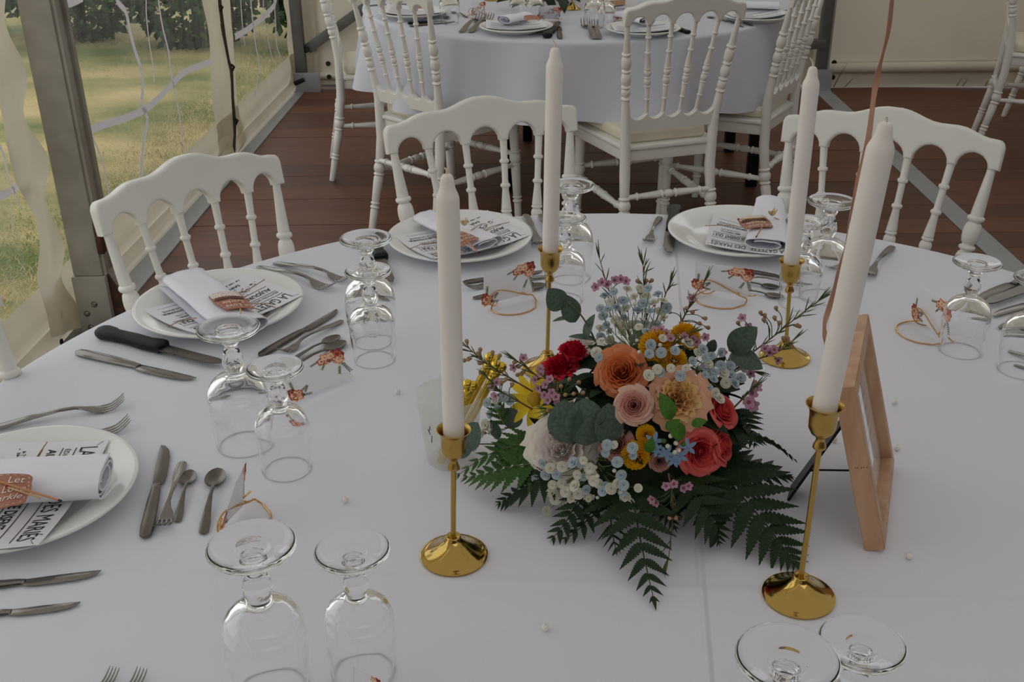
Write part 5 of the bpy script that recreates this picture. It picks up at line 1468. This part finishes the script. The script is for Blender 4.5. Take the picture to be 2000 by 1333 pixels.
for i in range(110):
    th = rr.uniform(0, 2 * pi); ph = rr.uniform(.12, 1.0) * pi / 2
    n = V3((cos(th) * sin(ph), sin(th) * sin(ph), cos(ph)))
    P = EC + V3((n.x * ER.x, n.y * ER.y, n.z * ER.z)) * .74
    if P.z < TZ + .02: continue
    dd = V3((n.x + rr.uniform(-.6, .6), n.y + rr.uniform(-.6, .6), rr.uniform(-.6, .3)))
    o = bpy.data.objects.new('leaf', me_fill); COL.objects.link(o); o.parent = bq
    s_ = rr.uniform(.035, .05)
    M = frame(P, dd, n) @ Matrix.Diagonal((s_, s_, s_, 1))
    M.translation.z = max(M.translation.z, TZ + .025)
    o.matrix_local = Matrix.Translation(-bq.location) @ M

# --- roses and other large blooms
def wrap_petal(r0, h, dphi, flare, droop, ruff, seed, nu=9, nv=7, spir=.12):
    def fn(u, v):
        a = (u - .5) * 2
        wv = sin(pi * (.10 + .52 * v)) ** .6
        phi = a * dphi * wv
        z = h * (v - .20 * abs(a) ** 3.2 * v * v) + droop * v ** 5 + ruff * .5 * sin(a * 7 + seed) * v ** 4
        r = r0 * (.35 + .65 * sin(pi * .5 * min(1, v * 1.5))) * (1 + spir * a) + flare * v ** 3 + ruff * sin(a * 9 + seed * 2) * v ** 3
        return (r * cos(phi), r * sin(phi), z)
    return MB().grid(fn, nu, nv)
def rose(px, py, rpx, mats, label, layers=5, seed=1, axis=None, flat=.8, ruff=.0, out=0.0, name='rose', open_=1.0, k=1.0):
    P, n = dome(px, py, k); R_ = rpx / pxm(P)
    ax = (n * .75 + tocam(P) * .55).normalized() if axis is None else axis.normalized()
    base = P - ax * R_ * (.85 - out)
    core = MB()
    def spiral(u, v):
        a = u * 2 * pi * 2.2; r = R_ * (.004 + .146 * u) * (.5 + .5 * v); return (r * cos(a), r * sin(a), R_ * (.1 + .86 * flat * v - .05 * u))
    M0 = zframe(base, ax, seed)
    core.grid(spiral, 48, 6, 0, M0)
    for k_ in range(5):                        # sepals
        T = M0 @ Matrix.Rotation(k_ * 1.2566, 4, 'Z')
        core.grid(lambda u, v: ((.2 + .5 * v) * R_, (u - .5) * R_ * .3 * (1 - v), -.02 * R_ + .12 * R_ * v * v), 3, 4, 1, T)
    p = part(name, core, [mats[0], L_stem], base, label)
    rr = random.Random(seed); ph0 = rr.uniform(0, 6)
    for L_ in range(layers):
        t = (L_ + 1) / layers
        cnt = (3, 4, 5, 5, 6, 7, 7)[min(L_, 6)]
        r0 = R_ * lerp(.06, .62, t ** .95); h = R_ * flat * lerp(.98, .78, t) ; fl = R_ * lerp(.04, .34, t ** 1.6) * open_
        dr = -R_ * lerp(0, .30, t ** 2)
        mt = mats[1] if t > .75 else mats[0]
        for c_ in range(cnt):
            sd = rr.uniform(0, 9)
            mb = wrap_petal(r0, h * rr.uniform(.93, 1.06), pi / cnt * rr.uniform(1.25, 1.5), fl * rr.uniform(.8, 1.2), dr, ruff * R_ * rr.uniform(.6, 1.3), sd)
            me = mb.mesh('petal', mt, ang=0)
            child('petal', me, p, zframe(base, ax, ph0 + c_ * 2 * pi / cnt + L_ * .55 + rr.uniform(-.12, .12)))
    return p
rose(1213, 724, 56, P_orange, 'large orange rose', 7, 3, flat=.92, out=.25, ruff=.02)
rose(1237, 792, 42, P_blush, 'pale pink rose', 7, 5, flat=.9, out=.35)
rose(1372, 884, 50, P_coral, 'large coral pink rose', 7, 8, flat=.9, out=.25)
rose(1416, 800, 41, P_coral, 'coral rose at the right', 5, 12, flat=1.0, out=.2, axis=V3((.6, -.5, .75)))
rose(1416, 868, 42, P_coral, 'coral rose behind the large one', 6, 14, flat=.95, out=.2, axis=V3((.8, -.5, .5)))
rose(1205, 868, 36, P_dusty, 'dusty pink rose', 6, 18, flat=.85, out=.1, axis=V3((-.1, -.7, .6)))
rose(1092, 876, 76, P_white, 'large white ruffled peony', 5, 21, flat=.74, ruff=.05, out=.25, name='peony', axis=V3((-.25, -.8, .7)), open_=1.2)
rose(1124, 668, 56, P_white, 'white peony at the back', 5, 24, flat=.8, ruff=.06, out=.2, name='peony', axis=V3((-.3, .3, .9)))
rose(1290, 905, 22, P_dusty, None, 4, 31, out=.0)
rose(1328, 778, 62, P_peach, 'peach carnation with a cream centre', 6, 27, flat=.82, ruff=.075, out=.25, name='carnation', open_=1.2)
rose(1094, 716, 40, P_red, 'red ruffled bloom', 7, 33, flat=1.1, ruff=.10, out=.3, name='carnation', axis=V3((-.3, -.2, 1)))
rose(1118, 694, 30, P_red, None, 7, 35, flat=1.6, ruff=.10, out=.3, name='carnation', axis=V3((.2, .0, 1)))
rose(1068, 760, 22, P_dusty, None, 4, 37, out=.0)
def pompon(px, py, rpx, label, seed, matr=P_mustard, k=1.0):
    P, n = dome(px, py, k); R_ = rpx / pxm(P); c = P - n * R_ * .35
    mb = MB(); rr = random.Random(seed); N = 190
    for i in range(N):
        z = 1 - 1.35 * (i + .5) / N; r = sqrt(max(0, 1 - z * z)); a = i * 2.39996
        d = V3((r * cos(a), r * sin(a), z)); T = frame(d * R_ * .62, d, V3((0, 0, 1)) if abs(z) < .95 else V3((1, 0, 0)))
        l = R_ * .42 * rr.uniform(.85, 1.1); w_ = R_ * .15
        mb.add([(0, -w_ * .5, 0), (l * .7, -w_, -.1 * l), (l, 0, .05 * l), (l * .7, w_, -.1 * l), (0, w_ * .5, 0), (l * .55, 0, .14 * l)], [(0, 1, 5), (1, 2, 5), (2, 3, 5), (3, 4, 5), (4, 0, 5)], 0, T)
    M0 = zframe(c, n)
    mb.v = [tuple(M0 @ V3(v)) for v in mb.v]
    return part('chrysanthemum', mb, matr, c, label)
pompon(1342, 652, 32, 'yellow pompon at the back', 1, k=1.0); pompon(1284, 668, 36, 'yellow pompon behind the orange rose', 2); pompon(1318, 700, 28, None, 3, k=.95)
pompon(1240, 893, 29, 'mustard pompon in front', 4); pompon(1262, 850, 20, None, 5, k=.95)
# daisy seen from the side
P, n = dome(1044, 780, 1.04); axd = V3((-.25, -.8, .5)).normalized(); R_ = 54 / pxm(P)
dm = MB().lathe([(0, .0), (R_ * .26, 0), (R_ * .28, R_ * .06), (R_ * .2, R_ * .14), (0, R_ * .17)], 20, zframe(P, axd))
dp_ = part('daisy', dm, M_disc, P, 'yellow daisy at the left')
dme = leaf_mesh('petal', P_yellow, .31, .7, .05, .10, .95)
for k in range(13):
    a = k * 2 * pi / 13; M0 = zframe(P, axd, a) @ Matrix.Rotation(radians(-14 + 16 * (k % 2)), 4, 'Y') @ Matrix.Translation((R_ * .18, 0, .0)) @ Matrix.Diagonal((R_ * .95,) * 3 + (1,))
    child('petal', dme, dp_, M0)
# sky blue star flowers with green buds
def star(px, py, rpx, seed, k=1.08):
    P, n = dome(px, py, k); R_ = rpx / pxm(P); ax = (n + tocam(P)).normalized()
    c = MB().lathe([(0, -R_ * .5), (R_ * .1, -R_ * .45), (R_ * .16, 0), (R_ * .1, R_ * .18), (0, R_ * .2)], 10, zframe(P, ax))
    p = part('star_flower', c, P_blue, P)
    for q in range(5):
        M0 = zframe(P, ax, q * 2 * pi / 5 + seed) @ Matrix.Rotation(radians(10), 4, 'Y') @ Matrix.Diagonal((R_,) * 3 + (1,))
        child('petal', me_star, p, M0)
me_star = leaf_mesh('petal', P_blue, .42, .7, .05, .1, .9)
for px, py, r, s_ in ((1278, 862, 20, 0), (1302, 886, 19, 1), (1328, 892, 19, 2), (1344, 874, 20, .5), (1316, 900, 17, 1.4), (1282, 880, 15, 2)): star(px, py, r, s_)
for px, py in ((1297, 862), (1320, 866), (1304, 872), (1335, 868), (1310, 852), (1326, 880), (1318, 884)):
    P, n = dome(px, py, 1.13); r = 5 / pxm(P)
    part('bud', MB().lathe([(0, -r), (r * .8, -r * .5), (r, r * .1), (r * .6, r * 1.2), (0, r * 1.7)], 12, zframe(P, (n + tocam(P) * .5).normalized())), L_green if px % 2 else P_gypw, P)

# --- eucalyptus, fresh leaves
def leafpart(me, a, b, nh, wsc=1.0, p=None, name='leaf'):
    d = b - a; M0 = frame(a, d, nh) @ Matrix.Diagonal((d.length, d.length * wsc, d.length, 1))
    if p is None:
        o = bpy.data.objects.new(name, me); COL.objects.link(o); o.parent = bq; o.matrix_local = Matrix.Translation(-bq.location) @ M0; return o
    return child(name, me, p, M0)
def D(px, py, k): return dome(px, py, k)[0]
def euc(stem, leaves, label=None):
    P = spline(stem, 30); mb = MB().tube(P, [lerp(.0013, .0007, i / 29) for i in range(30)], 6)
    p = part('eucalyptus_sprig', mb, L_stem, P[0], label)
    for me, a, b, tilt, ws in leaves:
        nh = tocam(a) + V3(tilt); leafpart(me, a, b, nh, ws, p)
yb = 1.085
Y = lambda px, py, y=1.085: aty(px, py, y)
euc([Y(1170, 690), Y(1155, 650), Y(1130, 610), Y(1095, 580, 1.08)], [
    (me_oval, Y(1099, 604, 1.08), Y(1071, 565, 1.075), (0, 0, .3), 1.45), (me_oval, Y(1124, 630), Y(1102, 576), (.3, 0, .1), 1.15), (me_oval, Y(1142, 664), Y(1160, 614), (-.9, .3, 0), .8),
    (me_oval, Y(1120, 620), Y(1078, 627), (0, 0, 2.5), .5), (me_oval, Y(1166, 665), Y(1110, 656), (0, .4, 2.5), .6)], 'eucalyptus sprig rising at the left')
euc([Y(1410, 735), Y(1430, 690), Y(1448, 672)], [(me_oval, Y(1424, 686, 1.06), Y(1478, 640, 1.05), (.2, 0, .2), 1.15), (me_oval, Y(1428, 688, 1.06), Y(1490, 720, 1.04), (0, 0, .5), 1.05), (me_round, Y(1384, 690), Y(1396, 664), (0, 0, 0), .8)], 'eucalyptus sprig at the right')
euc([D(1190, 850, 1.0), D(1150, 830, 1.05), D(1112, 828, 1.12)], [
    (me_round, D(1112, 868, 1.12), D(1100, 782, 1.2), (-.25, 0, .1), 1.0), (me_round, D(1146, 872, 1.1), D(1142, 778, 1.16), (.1, 0, .2), 1.02), (me_round, D(1186, 872, 1.02), D(1190, 788, 1.06), (.5, .1, 0), .9), (me_oval, D(1118, 872, 1.14), D(1135, 800, 1.22), (.9, 0, 0), .6)], 'cluster of large eucalyptus leaves in front')
euc([D(1030, 850, .98), D(1000, 838, 1.02), D(985, 835, 1.06)], [
    (me_round, D(1000, 838, 1.06), D(1002, 798, 1.1), (-.2, 0, 0), 1.2), (me_round, D(985, 856, 1.08), D(980, 896, 1.12), (0, 0, .2), 1.0), (me_oval, D(975, 858, 1.04), D(958, 820, 1.06), (0, 0, 0), .9), (me_round, D(1000, 850, 1.0), D(1020, 905, 1.0), (0, 0, .4), 1.0), (me_round, D(1010, 830, .98), D(980, 800, .98), (.3, 0, 0), 1.0)])
euc([D(1000, 870, 1.0), D(960, 868, 1.05), D(925, 868, 1.1)], [(me_round, Y(908, 880, 1.03), Y(932, 826, 1.03), (-.4, 0, .1), .85), (me_round, Y(916, 868, 1.03), Y(898, 896, 1.02), (0, 0, .5), .9)])
for a, b, w_ in (((1312, 820), (1290, 768), 1.2), ((1338, 852), (1304, 832), 1.5), ((1350, 830), (1380, 822), 1.3), ((1300, 838), (1328, 820), 1.2), ((1265, 884), (1274, 856), 1.2)):
    o = leafpart(me_fresh, D(a[0], a[1], 1.1), D(b[0], b[1], 1.2), tocam(EC) + V3((.2, 0, .2)), w_); o['label'] = 'fresh green leaf'

# --- baby's breath
def blossom_mesh(matr):
    mb = MB(); rr = random.Random(2)
    for ring, (n_, r_, h_, tl) in enumerate(((8, 1.0, .0, 14), (7, .78, .16, 36), (5, .5, .28, 60))):
        for k in range(n_):
            T = Matrix.Translation((0, 0, h_)) @ Matrix.Rotation(k * 2 * pi / n_ + ring * .5, 4, 'Z') @ Matrix.Rotation(-radians(tl), 4, 'Y')
            mb.add([(0, -.08, 0), (r_ * .5, -.42 * r_, .05), (r_ * .86, -.40 * r_, .02), (r_, -.12 * r_, .0), (r_ * .92, .02, .05), (r_, .14 * r_, .0), (r_ * .86, .40 * r_, .02), (r_ * .5, .42 * r_, .05), (0, .08, 0)], [(0, 1, 2, 3, 4, 5, 6, 7, 8)], 0, T)
    mb.lathe([(0, .5), (.12, .46), (.0, .62)], 6, mi=1)
    mb.lathe([(.0, -.5), (.2, -.3), (.3, .02)], 6, mi=1)
    return mb.mesh('blossom', [matr, L_bud], ang=0)
me_gw, me_gb = blossom_mesh(P_gypw), blossom_mesh(P_gypb)
def gyp(label, spots, root, seed, k=1.0, rpx=11.5, plane=None, blue=.55):
    rr = random.Random(seed); pts = []
    for s_ in spots:
        if len(s_) == 2: pts.append((s_[0], s_[1]))
        else:
            cx, cy, ax_, ay_, n_ = s_
            tries = 0; got = []
            while len(got) < n_ and tries < 400:
                tries += 1
                a = rr.uniform(0, 2 * pi); q = sqrt(rr.random()); c_ = (cx + ax_ * q * cos(a), cy + ay_ * q * sin(a))
                if all((c_[0] - g[0]) ** 2 + (c_[1] - g[1]) ** 2 > 15 ** 2 for g in got): got.append(c_)
            pts += got
    mb = MB(); W_ = []
    for px, py in pts:
        if plane: P = aty(px, py, plane + rr.uniform(-.02, .02)); n = V3((P.x - EC.x, P.y - EC.y, .15)).normalized()
        else: P, n = dome(px, py, k * rr.uniform(.99, 1.06))
        d = (n * .5 + tocam(P) * .6 + V3((rr.uniform(-.5, .5), rr.uniform(-.5, .5), rr.uniform(-.2, .5)))).normalized()
        W_.append((P, d))
        mid = P.lerp(root, .35) - V3((0, 0, .006)) + V3((rr.uniform(-.006, .006), 0, 0))
        mb.tube(spline([P - d * .004, mid, P.lerp(root, .85)], 7), .00045, 4)
    p = part('gypsophila_spray', mb, L_stem, root, label)
    for P, d in W_:
        r = rpx / pxm(P) * rr.uniform(.8, 1.15)
        child('blossom', me_gb if rr.random() < blue else me_gw, p, zframe(P, d, rr.uniform(0, 6)) @ Matrix.Diagonal((r, r, r, 1)))
        if rr.random() < .3:
            P2 = P + V3((rr.uniform(-.012, .012), rr.uniform(-.01, .01), rr.uniform(-.008, .012)))
            child('bud', me_gbud, p, Matrix.Translation(P2) @ Matrix.Diagonal((r * .35,) * 3 + (1,)))
me_gbud = MB().lathe([(0, -1), (.8, -.6), (1, 0), (.7, .7), (0, 1)], 8).mesh('bud', P_gypw, ang=0)
gyp('pale blue and white baby\'s breath at the back', [(1236, 605, 72, 46, 36), (1225, 655, 60, 24, 16)], D(1240, 690, .9), 1, plane=1.10)
gyp('baby\'s breath between the orange and yellow blooms', [(1270, 674), (1268, 692), (1292, 690), (1266, 734), (1290, 728), (1310, 720), (1248, 640), (1262, 650), (1294, 662), (1345, 672), (1362, 690), (1372, 684), (1378, 700), (1352, 706), (1318, 686), (1284, 722), (1175, 668), (1165, 690), (1170, 700), (1340, 720), (1384, 712), (1330, 735)], D(1300, 720, .85), 2, k=1.04, blue=.4)
gyp('baby\'s breath at the right', [(1415, 722, 42, 36, 26), (1396, 768), (1404, 780), (1382, 760)], D(1400, 760, .85), 3, k=1.0, blue=.75)
gyp('baby\'s breath trailing in front', [(1060, 905), (1075, 916), (1066, 928), (1046, 938), (1088, 928), (1098, 945), (1120, 905), (1134, 905), (1128, 928), (1140, 932), (1152, 915), (1156, 928), (1098, 912), (1170, 945), (1184, 950), (1192, 956), (1214, 930), (1218, 948), (1216, 962), (1222, 972), (1232, 985), (1240, 992), (1260, 988), (1246, 954), (1065, 958), (1078, 962), (1090, 965), (1112, 955), (1105, 962), (1146, 958), (1130, 965), (1080, 948), (1124, 950), (1068, 998), (1108, 990), (1160, 940), (1178, 960), (1205, 945), (1085, 975), (1150, 975), (1052, 952), (1116, 975), (1140, 900), (1200, 870), (1182, 885), (1236, 876), (1236, 890), (1206, 904), (1186, 870)], D(1160, 900, .85), 4, k=1.17, blue=.5)
gyp('baby\'s breath at the left', [(962, 796, 16, 14, 6), (998, 782), (985, 775), (970, 780), (950, 830), (946, 846), (960, 838)], D(1010, 830, .9), 5, k=1.04, blue=.6)

# --- wax flower
def wax_mesh():
    mb = MB()
    for k in range(5):
        T = Matrix.Rotation(k * 2 * pi / 5, 4, 'Z') @ Matrix.Rotation(radians(-18), 4, 'Y')
        mb.add([(.1, -.12, 0), (.6, -.42, .06), (1, -.2, .12), (1, .2, .12), (.6, .42, .06), (.1, .12, 0)], [(0, 1, 2, 3, 4, 5)], 0, T)
    mb.lathe([(.32, .06), (.3, .16), (.12, .1), (0, .12)], 10, mi=1)
    mb.lathe([(0, -1.2), (.14, -1.0), (.3, -.3), (.28, .05)], 8, mi=2)
    return mb.mesh('blossom', [P_mauve, M_ctr, L_needle], ang=0)
me_wax = wax_mesh()
me_wbud = MB().lathe([(0, -1.6), (.3, -1.2), (.75, -.3), (1, .3), (.8, .9), (.3, 1.25), (0, 1.2)], 9).mesh('bud', L_bud, ang=0)
def waxsprig(path, blossoms=(), buds=(), needles=14, label=None, seed=1, nl=.016, tipn=5, stem=L_redstem, y=None, br=10):
    P = spline(path, 40); rr = random.Random(seed); mb = MB()
    mb.tube(P, [lerp(.0011, .0005, i / 39) for i in range(40)], 5)
    def needle(p, d, l): mb.tube([p, p + d * l * .6, p + d * l], [.0005, .0007, .0002], 4, mi=1)
    for k in range(needles):
        t = rr.uniform(.15, .98); i = int(t * 38); d = (P[i + 1] - P[i]).normalized()
        s_ = V3((rr.uniform(-1, 1), rr.uniform(-1, 1), rr.uniform(-1, 1))); q = (d * .9 + s_ * .55).normalized(); needle(P[i], q, nl * rr.uniform(.7, 1.3))
    for k in range(tipn):
        d = (P[-1] - P[-5]).normalized(); s_ = V3((rr.uniform(-1, 1), rr.uniform(-1, 1), rr.uniform(-1, 1))); needle(P[-1], (d + s_ * .25).normalized(), nl * rr.uniform(.9, 1.5))
    pos = []
    def near(p): return min(range(40), key=lambda i: (P[i] - p).length + (.0 if (P[i] - p).dot(P[-1] - P[0]) < 0 else .01))
    for q in list(blossoms) + list(buds):
        i = near(q); mb.tube(spline([P[max(0, i - 3)], P[max(0, i - 3)].lerp(q, .5) + (P[min(39, i + 1)] - P[max(0, i - 3)]) * .3, q], 6), .0005, 4, mi=1); pos.append((q, (q - P[max(0, i - 3)])))
    o = P[0]; p = part('waxflower_sprig', mb, [stem, L_needle], o, label)
    for k, (q, d) in enumerate(pos):
        d = d.normalized() if d.length > 1e-4 else V3((0, 0, 1))
        if k < len(blossoms):
            r = br / pxm(q); child('blossom', me_wax, p, zframe(q, (d * .6 + tocam(q) * .8).normalized(), rr.uniform(0, 6)) @ Matrix.Diagonal((r,) * 3 + (1,)))
        else:
            r = 4.6 / pxm(q); child('bud', me_wbud, p, zframe(q, d, 0) @ Matrix.Diagonal((r,) * 3 + (1,)))
yy = lambda y, *q: [aty(a, b, y) for a, b in q]
waxsprig(yy(1.11, (1232, 660), (1215, 620), (1196, 585), (1182, 545), (1171, 505)), yy(1.10, (1164, 561), (1176, 552), (1186, 556), (1200, 548), (1212, 546), (1222, 550)), yy(1.11, (1190, 590), (1207, 600)), 16, 'wax flower sprig at the top left', 1)
waxsprig(yy(1.12, (1265, 660), (1262, 610), (1258, 565), (1256, 518)), (), yy(1.12, (1246, 550), (1262, 550), (1272, 549), (1250, 572)), 18, None, 2)
waxsprig(yy(1.12, (1270, 660), (1286, 615), (1300, 575), (1308, 555)), (), (), 12, None, 3)
waxsprig(yy(1.10, (1318, 660), (1338, 615), (1355, 580), (1374, 553)), yy(1.10, (1350, 584),), yy(1.09, (1341, 603), (1352, 610), (1376, 622), (1365, 632), (1382, 640), (1330, 632), (1308, 610)), 16, 'wax flower sprig at the top', 4)
waxsprig(yy(1.07, (1400, 745), (1455, 700), (1505, 662), (1550, 625), (1596, 590)), yy(1.07, (1450, 622), (1462, 640)), yy(1.07, (1486, 612), (1494, 617), (1492, 626), (1516, 603), (1513, 622), (1522, 632), (1556, 636), (1560, 638), (1442, 632)), 22, 'long wax flower sprig at the right', 5, tipn=7)
waxsprig(yy(1.06, (1420, 730), (1470, 705), (1515, 690), (1546, 668)), yy(1.06, (1494, 682), (1502, 690), (1512, 684), (1519, 704)), yy(1.06, (1530, 662), (1538, 662), (1545, 678), (1538, 668)), 14, None, 6)
waxsprig(yy(1.07, (1395, 760), (1440, 720), (1470, 725)), yy(1.06, (1432, 712), (1466, 730), (1378, 660), (1412, 690)), (), 8, None, 7)
waxsprig(yy(1.05, (1040, 765), (990, 735), (945, 706), (906, 672)), (), yy(1.05, (912, 668), (916, 702), (934, 692), (938, 684), (938, 710), (976, 696), (962, 690), (908, 704), (940, 728)), 26, 'wax flower sprig at the left', 8, tipn=6)
waxsprig(yy(1.05, (1055, 740), (1030, 720), (1010, 705)), yy(1.05, (1022, 700), (1004, 718)), yy(1.05, (1006, 708), (1014, 716), (1018, 704), (1012, 732), (1020, 730)), 10, None, 9)
waxsprig(yy(1.03, (1040, 800), (1005, 780), (975, 762), (958, 745)), yy(1.03, (962, 756), (970, 748), (968, 774)), yy(1.03, (980, 748), (988, 742), (1000, 752)), 16, None, 10)
waxsprig([D(1100, 790, .95), D(1085, 760, 1.05), D(1062, 735, 1.1)], [D(a, b, 1.12) for a, b in ((1046, 742), (1058, 732), (1066, 752), (1056, 722), (1074, 742), (1078, 768), (1070, 782), (1086, 776), (1064, 772), (1090, 790), (1052, 758))], [D(a, b, 1.1) for a, b in ((1112, 742), (1130, 748), (1104, 772), (1120, 770), (1138, 768), (1096, 756), (1116, 786), (1145, 780))], 24, 'mauve wax flowers at the left', 11, nl=.014)
waxsprig([D(1305, 925, 1.0), D(1312, 960, 1.18), at(1314, 1010, TZ + .03), at(1306, 1088, TZ + .012)], [D(a, b, 1.22) for a, b in ((1301, 950), (1316, 946), (1334, 954), (1344, 950), (1282, 982), (1290, 992), (1274, 976))], [at(a, b, TZ + .04) for a, b in ((1312, 972), (1318, 984), (1308, 1012), (1320, 1012), (1330, 945), (1304, 976))], 12, 'wax flower hanging in front', 12, tipn=7)
waxsprig([D(1430, 800, .95), D(1455, 775, 1.1), D(1470, 760, 1.18)], [D(a, b, 1.16) for a, b in ((1476, 757), (1468, 768), (1462, 786), (1470, 792))], (), 8, 'dusky wax flowers at the right edge', 13, br=14)
waxsprig([D(1300, 690, .95), D(1320, 668, 1.05), D(1350, 650, 1.1)], [D(a, b, 1.08) for a, b in ((1292, 645), (1302, 652), (1310, 662), (1336, 658), (1352, 662), (1360, 668), (1278, 646))], (), 8, None, 14)
waxsprig([D(1150, 860, .95), D(1110, 802, 1.04), D(1075, 800, 1.08)], (), [D(1072, 802, 1.1)], 14, None, 15, nl=.02)

# --- greenery of the far bouquet (only its lowest leaves reach into the frame)
BQ0 = bq
fb_ = thing('flower_arrangement', 'dark green foliage hanging from the bouquet on the far table', 'flowers', tuple(at(1090, -20)))
def fchild(P, d, s_, me):
    o = bpy.data.objects.new('leaf', me); COL.objects.link(o); o.parent = fb_
    M0 = frame(P, d, V3((0, -.5, .8))) @ Matrix.Diagonal((s_, s_, s_, 1)); o.matrix_local = Matrix.Translation(-fb_.location) @ M0
rr = random.Random(5)
for i in range(46):
    px = rr.uniform(1056, 1118); py = rr.uniform(-40, 2)
    P = at(px, py, TZ + .02 + rr.uniform(0, .05)); fchild(P, V3((rr.uniform(-1, 1), -rr.random() - .2, rr.uniform(-.3, .1))), rr.uniform(.05, .09), me_fill)
for px, py, q in ((1010, -4, (-.8, -.5, 0)), (998, -2, (-.7, -.6, 0)), (1014, 2, (-.4, -.8, -.1)), (1020, -6, (-1, -.2, 0))): fchild(at(px, py, TZ + .04), V3(q), .07, me_fill)
